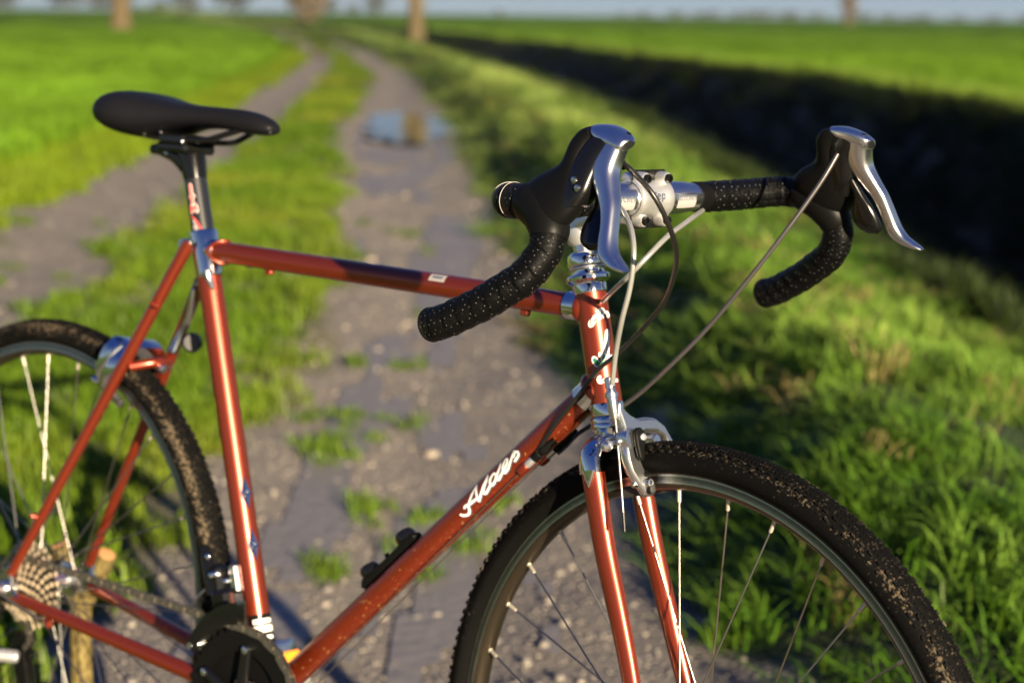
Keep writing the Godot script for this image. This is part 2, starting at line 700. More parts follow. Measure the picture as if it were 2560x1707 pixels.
func build_ground() -> void:
	var us := PackedFloat32Array()
	var x := -3.6
	while x < 7.0:
		us.append(x)
		x += 0.07 if x > -0.9 and x < 1.0 else 0.14
	var right := us[-1]
	var step := 0.2
	while right < 1400.0:
		step *= 1.28
		right += step
		us.append(right)
	var left := -3.6
	step = 0.2
	while left > -1400.0:
		step *= 1.28
		left -= step
		us.insert(0, left)
	var ws := PackedFloat32Array()
	var w := 0.9
	step = 0.06
	while w < 2400.0:
		ws.append(w)
		step = maxf(0.06, w * 0.018)
		w += step
	step = 0.3
	w = 0.9
	while w > -300.0:
		w -= step
		step *= 1.5
		ws.insert(0, w)
	var mb := MB.new()
	var rows := []
	var cols := PackedColorArray()
	for ww in ws:
		var row := PackedVector3Array()
		for uu in us:
			# beyond thirty metres the columns fan out along the bending track
			var u := uu + (along(RUT_R, ww) + 0.15) * (1.0 - smoothstep(20.0, 60.0, absf(uu)))
			row.append(place(u, ww))
			cols.append(ground_colour(u, ww))
		rows.append(row)
	mb.grid(rows, false, false, 1.0, 1.0, Vector3.UP)
	mb.c = cols
	var m := mat("earth", Color.WHITE, 0.72)
	m.albedo_color = Color.WHITE
	m.vertex_color_use_as_albedo = true
	var tn := NoiseTexture2D.new()
	tn.width = 512
	tn.height = 512
	tn.seamless = true
	var fn := FastNoiseLite.new()
	fn.seed = 12
	fn.frequency = 0.05
	fn.fractal_octaves = 5
	tn.noise = fn
	var gr := Gradient.new()
	gr.set_color(0, Color(0.80, 0.79, 0.78))
	gr.set_color(1, Color(1, 1, 1))
	tn.color_ramp = gr
	m.albedo_texture = tn
	m.uv1_triplanar = true
	m.uv1_world_triplanar = true
	m.uv1_scale = Vector3(2.3, 2.3, 2.3)
	var hn := NoiseTexture2D.new()
	hn.width = 512
	hn.height = 512
	hn.seamless = true
	var fh := FastNoiseLite.new()
	fh.seed = 31
	fh.frequency = 0.04
	fh.fractal_octaves = 5
	hn.noise = fh
	m.heightmap_enabled = true
	m.heightmap_texture = hn
	m.heightmap_scale = 0.7
	var g := obj("ground", mb, m)
	g.set_meta("kind", "structure")
	g.set_meta("label", "flat farmland with a rutted muddy track and a deep ditch")

	# wet film along the middle of the right-hand rut
	var film := mat("wet_mud", Color(0.18, 0.163, 0.152), 0.40)
	film.metallic_specular = 0.5
	var fb := FastNoiseLite.new()
	fb.seed = 88
	fb.frequency = 0.05
	var fbn := NoiseTexture2D.new()
	fbn.width = 256
	fbn.height = 256
	fbn.seamless = true
	fbn.noise = fb
	film.heightmap_enabled = true
	film.heightmap_texture = fbn
	film.heightmap_scale = 0.25
	film.uv1_triplanar = true
	film.uv1_world_triplanar = true
	film.uv1_scale = Vector3(1.5, 1.5, 1.5)
	var wm := MB.new()
	var fw := 2.2
	while fw < 16.5:
		var stepw := 0.05 + fw * 0.006
		for k in 26:
			var du := -0.39 + k * 0.03
			var uu := along(RUT_R, fw) + du
			var wet := noise.get_noise_2d(uu * 3.2 + 5.0, fw * 0.4) + 0.5 * noise.get_noise_2d(uu * 9.0, fw * 2.4) + 0.55 * exp(-pow((du - 0.02) / 0.13, 2.0)) + 0.30 * exp(-pow((du + 0.24) / 0.07, 2.0)) - 0.27 + 0.35 * smoothstep(10.0, 15.5, fw)
			if wet > 0.06:
				var a := wm.vert(place(uu, fw, 0.004), Vector3.UP)
				var b := wm.vert(place(uu + 0.031, fw, 0.004), Vector3.UP)
				var c := wm.vert(place(uu + 0.031, fw + stepw, 0.004), Vector3.UP)
				var d := wm.vert(place(uu, fw + stepw, 0.004), Vector3.UP)
				wm.tri(a, b, c)
				wm.tri(a, c, d)
		fw += stepw
	var wf := obj("wet_mud", wm, film)
	wf.set_meta("kind", "stuff")
	tag(wf, "shiny wet mud along the middle of the wheel rut", "mud")
	# puddles lying in the ruts
	var water := mat("puddle_water", Color(0.035, 0.030, 0.025), 0.03)
	water.metallic_specular = 0.7
	for q in [["puddle", -1.08, 17.6, 0.44, 2.6, "pale blue puddle in the wheel rut, nearest one and midway between saddle and handlebars"],
			["puddle", -5.3, 50.0, 0.55, 5.5, "puddle at the bend of the track, nearer of the two far ones"], ["puddle", -9.3, 80.0, 0.8, 10.0, "farthest puddle on the track, close under the horizon"]]:
		var pm := MB.new()
		var ring := PackedVector3Array()
		var f := FastNoiseLite.new()
		f.seed = int(q[2] * 10 + q[1] * 7)
		f.frequency = 1.0
		for k in 90:
			var a := TAU * k / 90
			var s := 1.0 + 0.75 * f.get_noise_2d(cos(a) * 1.3, sin(a) * 1.3) + 0.35 * f.get_noise_2d(cos(a) * 4.0, sin(a) * 4.0)
			var p := place(q[1] + cos(a) * q[3] * s + (along(RUT_R, q[2] + sin(a) * q[4]) - along(RUT_R, q[2])) * 0.8, q[2] + sin(a) * q[4] * s)
			p.y = -0.016 if q[2] < 30.0 else 0.02
			ring.append(p)
		var c := Vector3.ZERO
		for p in ring:
			c += p / 90.0
		var rim := PackedVector3Array()
		for p in ring:
			rim.append(p + (p - c) * 0.02 + Vector3(0, -0.06, 0))
		pm.grid([rim, ring], true)
		pm.cap(ring, c - Vector3(0, 1, 0))
		tag(obj("puddle", pm, water), q[5], "puddle")


func ground_colour(u: float, w: float) -> Color:
	var z := zone(u, w)
	var n1 := noise.get_noise_2d(u * 3.0 + 11.0, w * 3.0) * 0.5 + 0.5
	if z == "rut":
		return Color(0.185, 0.165, 0.150).lerp(Color(0.285, 0.250, 0.205), n1)
	if z == "middle":
		return Color(0.11, 0.12, 0.035).lerp(Color(0.24, 0.20, 0.13), clampf(n1 * 1.6 - 0.5, 0, 1))
	if z == "margin":
		return Color(0.075, 0.095, 0.018)
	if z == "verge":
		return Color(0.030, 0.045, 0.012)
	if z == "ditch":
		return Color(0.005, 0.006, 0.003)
	return Color(0.085, 0.165, 0.010)


# ------------------------------------------------------------------ grass and stones
func tuft_mesh(blades: int, spread: float, tall: float, wide: float, droop: float, sd: int) -> ArrayMesh:
	rng.seed = sd
	var mb := MB.new()
	for k in blades:
		var a := rng.randf() * TAU
		var r := sqrt(rng.randf()) * spread
		var o := Vector3(cos(a) * r, -0.01, sin(a) * r)
		var yaw := rng.randf() * TAU
		var out := Vector3(cos(yaw), 0, sin(yaw))
		var side := Vector3(-out.z, 0, out.x)
		var h := tall * rng.randf_range(0.55, 1.0)
		var lean := droop * rng.randf_range(0.2, 1.0) * h
		var p0 := o
		var p1 := o + Vector3(0, h * 0.55, 0) + out * lean * 0.28
		var p2 := o + Vector3(0, h * 0.9, 0) + out * lean * 0.75
		var p3 := o + Vector3(0, h * rng.randf_range(0.85, 1.05), 0) + out * lean * 1.25
		var wd := wide * rng.randf_range(0.7, 1.2) / 2.0
		var tone := rng.randf_range(0.75, 1.2)
		mb.col = Color(tone * rng.randf_range(0.9, 1.15), tone, tone * 0.9)
		var nn := (p2 - p0).cross(side).normalized()
		if nn.dot(out) > 0.0:
			nn = -nn
		nn = (nn + Vector3(0, 0.25, 0)).normalized()
		var i0 := mb.vert(p0 - side * wd, nn)
		var i1 := mb.vert(p0 + side * wd, nn)
		var i2 := mb.vert(p1 - side * wd, nn)
		var i3 := mb.vert(p1 + side * wd, nn)
		var i4 := mb.vert(p2 - side * wd * 0.7, nn)
		var i5 := mb.vert(p2 + side * wd * 0.7, nn)
		var i6 := mb.vert(p3, nn)
		mb.tri(i0, i1, i2)
		mb.tri(i1, i3, i2)
		mb.tri(i2, i3, i4)
		mb.tri(i3, i5, i4)
		mb.tri(i4, i5, i6)
	return mb.mesh()


func scatter(called: String, label: String, mesh: ArrayMesh, m: Material, buf: PackedFloat32Array) -> void:
	var mm := MultiMesh.new()
	mm.transform_format = MultiMesh.TRANSFORM_3D
	mm.use_colors = true
	mm.mesh = mesh
	mm.instance_count = buf.size() / 16
	mm.buffer = buf
	var o := MultiMeshInstance3D.new()
	o.name = numbered(called)
	o.multimesh = mm
	o.material_override = m
	o.set_meta("kind", "stuff")
	o.set_meta("label", label)
	o.set_meta("category", "grass" if called.contains("grass") or called.contains("crop") else "gravel")
	add_child(o)


func put(buf: PackedFloat32Array, p: Vector3, yaw: float, s: Vector3, c: Color, tilt := Vector2.ZERO) -> void:
	var b := Basis(Vector3.UP, yaw)
	if tilt != Vector2.ZERO:
		b = Basis(Vector3.RIGHT, tilt.x) * Basis(Vector3.BACK, tilt.y) * b
	b = b * Basis.from_scale(s)
	buf.append_array(PackedFloat32Array([b.x.x, b.y.x, b.z.x, p.x, b.x.y, b.y.y, b.z.y, p.y, b.x.z, b.y.z, b.z.z, p.z, c.r, c.g, c.b, 1.0]))


func grass_material(called: String, rough := 0.5) -> StandardMaterial3D:
	var m := mat(called, Color.WHITE, rough)
	m.albedo_color = Color.WHITE
	m.vertex_color_use_as_albedo = true
	m.backlight_enabled = true
	m.backlight = Color(0.6, 0.7, 0.25)
	m.metallic_specular = 0.35
	return m


func build_vegetation() -> void:
	var gm := grass_material("grass_blade")
	var tall := tuft_mesh(36, 0.06, 0.165, 0.0038, 0.65, 101)
	var low := tuft_mesh(22, 0.05, 0.07, 0.005, 0.9, 102)
	var crop := tuft_mesh(26, 0.10, 0.20, 0.009, 0.5, 103)
	var verge_b := PackedFloat32Array()
	var low_b := PackedFloat32Array()
	var crop_b := PackedFloat32Array()
	var ditch_b := PackedFloat32Array()
	var field_b := PackedFloat32Array()
	rng.seed = 500
	var clump := FastNoiseLite.new()
	clump.seed = 41
	clump.frequency = 0.9
	# bands of distance: [from, to, tufts per square metre, size of a tuft]
	for bd in [[1.6, 6.0, 330.0, 1.0], [6.0, 12.0, 150.0, 1.35], [12.0, 25.0, 60.0, 2.0], [25.0, 50.0, 20.0, 3.2], [50.0, 110.0, 6.0, 6.0], [110.0, 260.0, 1.3, 13.0], [260.0, 620.0, 0.22, 32.0], [620.0, 1700.0, 0.03, 85.0]]:
		
		var area: float = (bd[1] - bd[0]) * (0.36 * (bd[0] + bd[1]) + 2.4)
		var wide: float = bd[3]
		var high := 1.0 if wide < 4.0 else (1.15 if wide < 20.0 else 1.5)
		for k in int(area * bd[2]):
			var t := sqrt(lerpf(pow(bd[0] + 3.3, 2.0), pow(bd[1] + 3.3, 2.0), rng.randf())) - 3.3
			var u := rng.randf_range(-1.0, 1.0) * (0.36 * t + 1.2)
			if bd[1] < 60.0 and u > 6.5 and rng.randf() < 0.2:
				continue
			var z := zone(u, t)
			var cl := clump.get_noise_2d(u * 1.6, t * 1.6)
			var cl2 := clump.get_noise_2d(u * 0.4 + 50.0, t * 0.4)
			var yaw := rng.randf() * TAU
			var vary := 1.0 + 0.35 * cl2 + rng.randf_range(-0.15, 0.15)
			if z == "rut":
				if w_grass_in_rut(u, t, cl) and rng.randf() < 0.5:
					put(low_b, place(u, t), yaw, Vector3(wide * 0.8, rng.randf_range(0.4, 0.8), wide * 0.8), Color(0.10, 0.17, 0.014) * vary)
				continue
			if z == "middle":
				var keep := 0.88 + 0.75 * cl - 0.75 * smoothstep(-0.75, -0.25, u - along(RUT_R, t))
				if rng.randf() < keep:
					put(low_b, place(u, t), yaw, Vector3(wide, rng.randf_range(0.6, 1.3), wide), Color(0.105, 0.190, 0.010).lerp(Color(0.23, 0.225, 0.03), clampf(0.2 + cl2, 0.0, 0.7)) * vary)
			elif z == "margin":
				put(low_b, place(u, t), yaw, Vector3(wide, rng.randf_range(0.8, 1.6), wide), Color(0.145, 0.215, 0.010) * vary)
			elif z == "crop":
				if wide < 1.2 and rng.randf() < 0.55:
					continue
				var tram := 1.0 if absf(fposmod(u + 0.06 * t, 24.0) - 12.0) > 0.35 else 0.35
				put(crop_b, place(u, t), yaw, Vector3(wide * 0.8, rng.randf_range(0.8, 1.15) * high * tram, wide * 0.8), Color(0.118, 0.225, 0.013) * (1.0 + 0.38 * cl2 + rng.randf_range(-0.1, 0.1)))
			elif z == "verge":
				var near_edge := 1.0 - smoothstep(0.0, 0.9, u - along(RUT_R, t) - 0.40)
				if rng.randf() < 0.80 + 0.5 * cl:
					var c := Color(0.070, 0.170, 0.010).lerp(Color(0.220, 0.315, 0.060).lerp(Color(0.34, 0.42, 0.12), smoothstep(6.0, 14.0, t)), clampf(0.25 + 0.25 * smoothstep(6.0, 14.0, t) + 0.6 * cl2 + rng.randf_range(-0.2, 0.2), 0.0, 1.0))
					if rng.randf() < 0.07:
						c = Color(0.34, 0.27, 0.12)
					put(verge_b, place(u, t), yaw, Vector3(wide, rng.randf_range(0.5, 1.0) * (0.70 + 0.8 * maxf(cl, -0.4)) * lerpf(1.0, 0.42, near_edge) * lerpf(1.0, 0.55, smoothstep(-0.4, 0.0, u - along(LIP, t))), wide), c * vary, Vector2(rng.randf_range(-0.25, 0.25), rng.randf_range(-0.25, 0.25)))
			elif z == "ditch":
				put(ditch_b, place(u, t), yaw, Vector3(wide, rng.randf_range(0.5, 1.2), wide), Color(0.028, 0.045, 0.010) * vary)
			else:
				var rough_edge := 1.0 - smoothstep(0.0, 1.6, u - crest_at(t))
				var c2 := Color(0.118, 0.225, 0.013).lerp(Color(0.17, 0.25, 0.04), rough_edge * 0.7)
				put(field_b, place(u, t), yaw, Vector3(wide * 0.8, rng.randf_range(0.75, 1.1) * high * (1.0 + 0.6 * rough_edge * maxf(0.0, 0.4 + cl)), wide * 0.8), c2 * (1.0 + 0.18 * cl2 + rng.randf_range(-0.1, 0.1)))
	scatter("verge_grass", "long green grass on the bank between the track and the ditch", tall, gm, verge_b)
	scatter("track_grass", "short yellowish grass growing between the wheel ruts", low, gm, low_b)
	scatter("young_crop", "even bright green young corn in the field beyond the saddle", crop, gm, crop_b)
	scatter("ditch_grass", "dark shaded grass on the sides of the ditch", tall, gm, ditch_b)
	scatter("field_crop", "bright green crop on the field beyond the ditch", crop, gm, field_b)

	# gravel and the larger pale stones of the track
	var peb := []
	for s in 3:
		peb.append(pebble(60 + s, 6, 5))
	var stone_m := mat("stone", Color.WHITE, 0.8)
	stone_m.albedo_color = Color.WHITE
	stone_m.vertex_color_use_as_albedo = true
	var gb := [PackedFloat32Array(), PackedFloat32Array(), PackedFloat32Array()]
	rng.seed = 900
	for k in 24000:
		var t := 1.9 + pow(rng.randf(), 1.7) * 14.0
		var u := along(RUT_R, t) + rng.randfn(-0.15, 0.55)
		if rng.randf() < 0.22:
			u = along(RUT_L, t) + rng.randfn(0.0, 0.4)
		var z := zone(u, t)
		if z == "verge" and rng.randf() < 0.93 or z == "crop":
			continue
		var s := rng.randf_range(0.002, 0.005) if rng.randf() < 0.95 else rng.randf_range(0.005, 0.012)
		var c := Color(0.15, 0.135, 0.125).lerp(Color(0.30, 0.26, 0.21), pow(rng.randf(), 2.6))
		put(gb[k % 3], place(u, t, s * 0.15), rng.randf() * TAU, Vector3(s, s * rng.randf_range(0.5, 0.9), s * rng.randf_range(0.7, 1.2)), c)
	for s in 3:
		scatter("gravel", "small loose stones strewn over the muddy track", peb[s], stone_m, gb[s])
	var spots := []
	rng.seed = 77
	var big := pebble(81, 12, 9)
	var pale := mat("pale_stone", Color(0.33, 0.275, 0.215), 0.8)
	var made: MeshInstance3D
	for k in 22:
		var t := 2.5 + pow(rng.randf(), 1.25) * 8.5
		var u := rng.randf_range(-1.75, 0.12) + along(RUT_R, t) + 0.25
		var s := rng.randf_range(0.009, 0.022)
		var xf := Transform3D(Basis(Vector3.UP, rng.randf() * TAU) * Basis.from_scale(Vector3(s, s * 0.62, s * 0.8)), place(u, t, s * 0.15))
		var o: MeshInstance3D
		if made == null:
			made = obj("stone", big, pale)
			o = made
		else:
			o = made.duplicate()
			o.name = numbered("stone")
			add_child(o, true)
		o.transform = xf
		tag(o, "pale rounded stone lying loose on the muddy track", "stone", "pale stones scattered over the track")


func w_grass_in_rut(u: float, t: float, cl: float) -> bool:
	return cl > 0.30 and t < 9.0


func pebble(sd: int, nu: int, nv: int) -> ArrayMesh:
	var f := FastNoiseLite.new()
	f.seed = sd
	f.frequency = 0.8
	var mb := MB.new()
	var rows := []
	for r in nv:
		var ph := PI * r / (nv - 1)
		var row := PackedVector3Array()
		for k in nu:
			var a := TAU * k / nu
			var d := Vector3(sin(ph) * cos(a), cos(ph), sin(ph) * sin(a))
			row.append(d * (1.0 + 0.35 * f.get_noise_3dv(d)))
		rows.append(row)
	mb.grid(rows, true)
	return mb.mesh()


# ------------------------------------------------------------------ trees along the horizon
func leaf_cloud(mb: MB, c: Vector3, r: Vector3, count: int, size: float, sd: int) -> void:
	rng.seed = sd
	for k in count:
		var d := Vector3(rng.randfn(), rng.randfn(), rng.randfn()).normalized() * pow(rng.randf(), 0.45)
		var lump := 1.0 + 0.3 * noise.get_noise_3dv(d * 3.0 + c)
		var p := c + d * r * lump
		var t := Vector3(rng.randfn(), rng.randfn(), rng.randfn()).normalized()
		var s := t.cross(Vector3(rng.randfn(), rng.randfn(), rng.randfn())).normalized()
		var nn := t.cross(s).normalized()
		if nn.dot(d) < 0.0:
			nn = -nn
		var z := size * rng.randf_range(0.5, 1.3)
		var tone := rng.randf_range(0.7, 1.25)
		mb.col = Color(tone, tone, tone)
		var a := mb.vert(p - t * z, nn)
		var b := mb.vert(p + s * z * 0.6, nn)
		var e := mb.vert(p + t * z, nn)
		var f := mb.vert(p - s * z * 0.6, nn)
		mb.tri(a, b, e)
		mb.tri(a, e, f)


func tree(called: String, label: String, u: float, w: float, tall: float, trunk_r: float, bark: Material, leaf: Material, crown: Vector3, crown_y: float, count: int, size: float, sd: int, group := "") -> Node3D:
	var o := group_node(called, self, Transform3D(Basis(), place(u, w)))
	tag(o, label, "tree", group)
	rng.seed = sd
	var mb := MB.new()
	var path := []
	var rad := []
	for k in 7:
		var t := k / 6.0
		path.append(Vector3(rng.randf_range(-1, 1) * trunk_r * 0.5 * t, tall * 0.62 * t - 0.1, rng.randf_range(-1, 1) * trunk_r * 0.5 * t))
	var sp := smooth(path, 3)
	for k in sp.size():
		var t := float(k) / (sp.size() - 1)
		rad.append(trunk_r * (1.0 + 0.5 * pow(1.0 - t, 8.0)) * lerpf(1.0, 0.45, t))
	sweep(mb, sp, rad, 12)
	for k in 9:
		var t := rng.randf_range(0.45, 1.0)
		var base: Vector3 = sp[int(t * (sp.size() - 1))]
		var a := rng.randf() * TAU
		var tip := base + Vector3(cos(a) * crown.x * 0.75, tall * rng.randf_range(0.12, 0.34), sin(a) * crown.z * 0.75)
		sweep(mb, smooth([base, base.lerp(tip, 0.5) + Vector3(0, -0.05 * tall, 0), tip], 4), [trunk_r * 0.4, trunk_r * 0.36, trunk_r * 0.32, trunk_r * 0.28, trunk_r * 0.24, trunk_r * 0.2, trunk_r * 0.16, trunk_r * 0.12, trunk_r * 0.06], 8)
	obj("trunk", mb, bark, o)
	var lm := MB.new()
	leaf_cloud(lm, Vector3(0, crown_y, 0), crown, count, size, sd + 1)
	obj("crown", lm, leaf, o)
	return o


func build_far() -> void:
	var bark_warm := mat("bark_warm", Color(0.070, 0.050, 0.022), 0.9)
	var bark_dark := mat("bark_dark", Color(0.10, 0.08, 0.06), 0.9)
	var twig := grass_material("twigs", 0.8)
	twig.albedo_color = Color(0.13, 0.105, 0.075).linear_to_srgb()
	twig.backlight_enabled = false
	var ivy := grass_material("ivy_leaves", 0.6)
	ivy.albedo_color = Color(0.15, 0.115, 0.018).linear_to_srgb()
	ivy.backlight_enabled = false
	var dark_leaf := grass_material("dark_leaves", 0.7)
	dark_leaf.albedo_color = Color(0.045, 0.052, 0.045).linear_to_srgb()
	dark_leaf.backlight_enabled = false
	tree("roadside_tree", "brown leafless tree standing in the crop field beyond the saddle", -20.6, 92.0, 13.0, 0.48, bark_warm, twig, Vector3(3.5, 4.0, 3.5), 9.5, 900, 0.16, 301)
	tree("roadside_tree", "orange lit tree at the far end of the ditch beside the track", -4.9, 86.0, 12.0, 0.36, bark_warm, ivy, Vector3(0.75, 3.0, 0.75), 4.2, 900, 0.12, 311)
	tree("roadside_tree", "broad tan bush-like tree on the track beyond the bend", -22.5, 190.0, 8.0, 0.5, bark_warm, twig, Vector3(2.5, 3.6, 2.5), 3.6, 1800, 0.3, 321)
	tree("roadside_tree", "lone pale tree far across the field beyond the ditch", 47.0, 250.0, 9.0, 0.45, bark_warm, twig, Vector3(1.3, 4.5, 1.3), 4.6, 900, 0.28, 331)
	rng.seed = 640
	var spots := []
	for k in 26:
		var bearing := rng.randf_range(-0.33, 0.33)
		spots.append([bearing, rng.randf_range(900.0, 1500.0), rng.randf_range(8.0, 14.0) if bearing < -0.02 else rng.randf_range(3.0, 5.0)])
	for q in [[-0.315, 820.0, 15.0], [-0.29, 830.0, 13.0], [-0.255, 820.0, 17.0], [-0.16, 900.0, 20.0], [-0.12, 920.0, 16.0], [0.09, 1120.0, 5.0], [0.11, 1140.0, 5.5], [0.125, 1140.0, 5.0], [0.14, 1100.0, 6.0], [0.155, 1100.0, 5.5], [0.17, 1110.0, 5.0], [0.19, 1115.0, 5.0], [0.21, 1115.0, 4.5], [0.23, 1115.0, 4.0], [0.25, 1115.0, 4.0], [0.27, 1115.0, 4.5], [0.29, 920.0, 5.0], [0.305, 910.0, 5.0], [0.32, 900.0, 5.5], [0.335, 890.0, 6.0]]:
		spots.append(q)
	for k in spots.size():
		var q: Array = spots[k]
		var h: float = q[2]
		tree("far_tree", "dark hazy tree in the row along the horizon", q[0] * q[1], q[1], h, 0.3, bark_dark, dark_leaf, Vector3(h * (0.62 if q[0] < 0.0 else 1.6), h * 0.45, h * 0.62), h * 0.52, 300, h * 0.10, 700 + k * 3, "trees along the horizon")


# ------------------------------------------------------------------ the propping stick
func leaned(p: Vector3) -> Vector3:
	return Basis(Vector3.RIGHT, LEAN) * p


func build_stick() -> void:
	var bark := mat("stick_bark", Color(0.21, 0.165, 0.045), 0.75)
	var cut := mat("cut_wood", Color(0.40, 0.20, 0.08), 0.7)
	var tn := NoiseTexture2D.new()
	tn.width = 128
	tn.height = 128
	tn.seamless = true
	var fn := FastNoiseLite.new()
	fn.seed = 3
	fn.frequency = 0.06
	tn.noise = fn
	var gr := Gradient.new()
	gr.set_color(0, Color(0.5, 0.45, 0.4))
	gr.set_color(1, Color(1, 1, 1))
	tn.color_ramp = gr
	bark.albedo_texture = tn
	bark.uv1_scale = Vector3(3, 1, 1)
	bark.heightmap_enabled = true
	bark.heightmap_texture = tn
	bark.heightmap_scale = 0.3
	var foot := leaned(Vector3(-0.045, 0.0, -0.135))
	foot.y = -0.03
	var o := group_node("wooden_stick", self, Transform3D(Basis(), foot))
	tag(o, "forked wooden stick propping up the bicycle behind its rear wheel", "stick")
	var fork := leaned(Vector3(-0.036, 0.292, -0.090)) - foot
	var mid := leaned(Vector3(-0.040, 0.19, -0.104)) - foot
	var tip_a := leaned(Vector3(0.010, 0.373, -0.09)) - foot
	var tip_b := leaned(Vector3(-0.058, 0.376, -0.062)) - foot
	var mb := MB.new()
	sweep(mb, smooth([Vector3.ZERO, mid * 0.5 + Vector3(0.004, 0, 0.0), mid, fork], 5), [0.0165, 0.0165, 0.0162, 0.016, 0.016, 0.0158, 0.0156, 0.0155, 0.0154, 0.0152, 0.015, 0.015, 0.0148, 0.0147, 0.0146, 0.0146], 14)
	obj("stem", mb, bark, o)
	for t in [tip_a, tip_b]:
		var pm := MB.new()
		sweep(pm, smooth([fork, fork.lerp(t, 0.5) + Vector3(0.0, -0.006, 0.0), t], 4), [0.0138, 0.0135, 0.0132, 0.013, 0.0129, 0.0128, 0.0127, 0.0126, 0.0125], 14, true)
		var prong := obj("prong", pm, bark, o)
		var d: Vector3 = (t - fork).normalized()
		var cm := MB.new()
		lathe(cm, t - d * 0.001, d, [Vector2(0.0123, 0), Vector2(0.0117, 0.0022), Vector2(0.0, 0.003)], 14)
		obj("cut_end", cm, cut, prong)


# ------------------------------------------------------------------ the bicycle, in its own upright axes
const BB := Vector3(0.4246, 0.2982, 0)
const REAR := Vector3(0, 0.34355, 0)
const FRONT := Vector3(0.9983, 0.34355, 0)
const UP_S := Vector3(-0.3187, 0.9479, 0)
const UP_H := Vector3(-0.28981, 0.95709, 0)
const FW := Vector3(0.95709, 0.28981, 0)
const AX0 := Vector3(0.9647, 0.3334, 0)
const CLUSTER := Vector3(0.2553, 0.8017, 0)
const TT_HEAD := Vector3(0.8249, 0.7951, 0)
const DT_HEAD := Vector3(0.8463, 0.7244, 0)
const CLAMP := Vector3(0.8838, 0.9079, 0)
var t_steer: Transform3D
var t_bar: Transform3D


func head(a: float, b: float, z := 0.0) -> Vector3:
	return AX0 + FW * a + UP_H * b + Vector3(0, 0, z)


func build_bike() -> void:
	bike = group_node("bicycle", self, Transform3D(Basis(Vector3.RIGHT, LEAN), Vector3.ZERO))
	tag(bike, "red steel touring bicycle with drop handlebars leaning on a stick on the track", "bicycle")
	var b := Basis(UP_H.normalized(), STEER)
	t_steer = Transform3D(b, AX0 - b * AX0)
	t_bar = t_steer * Transform3D(Basis(Vector3.RIGHT, 0.0462), CLAMP)
	build_frame()
	build_saddle()
	build_wheel("front_wheel", t_steer * Transform3D(Basis(), FRONT), 109.5, "tyre_front", 0.035, 0.035, true)
	build_wheel("rear_wheel", Transform3D(Basis(), REAR), 106.2, "tyre_rear", 0.020, 0.036, false)
	build_fork()
	build_bar()
	for s in [1.0, -1.0]:
		build_lever(s)
	build_cables()
	build_front_brake()
	build_rear_brake()
	build_drivetrain()


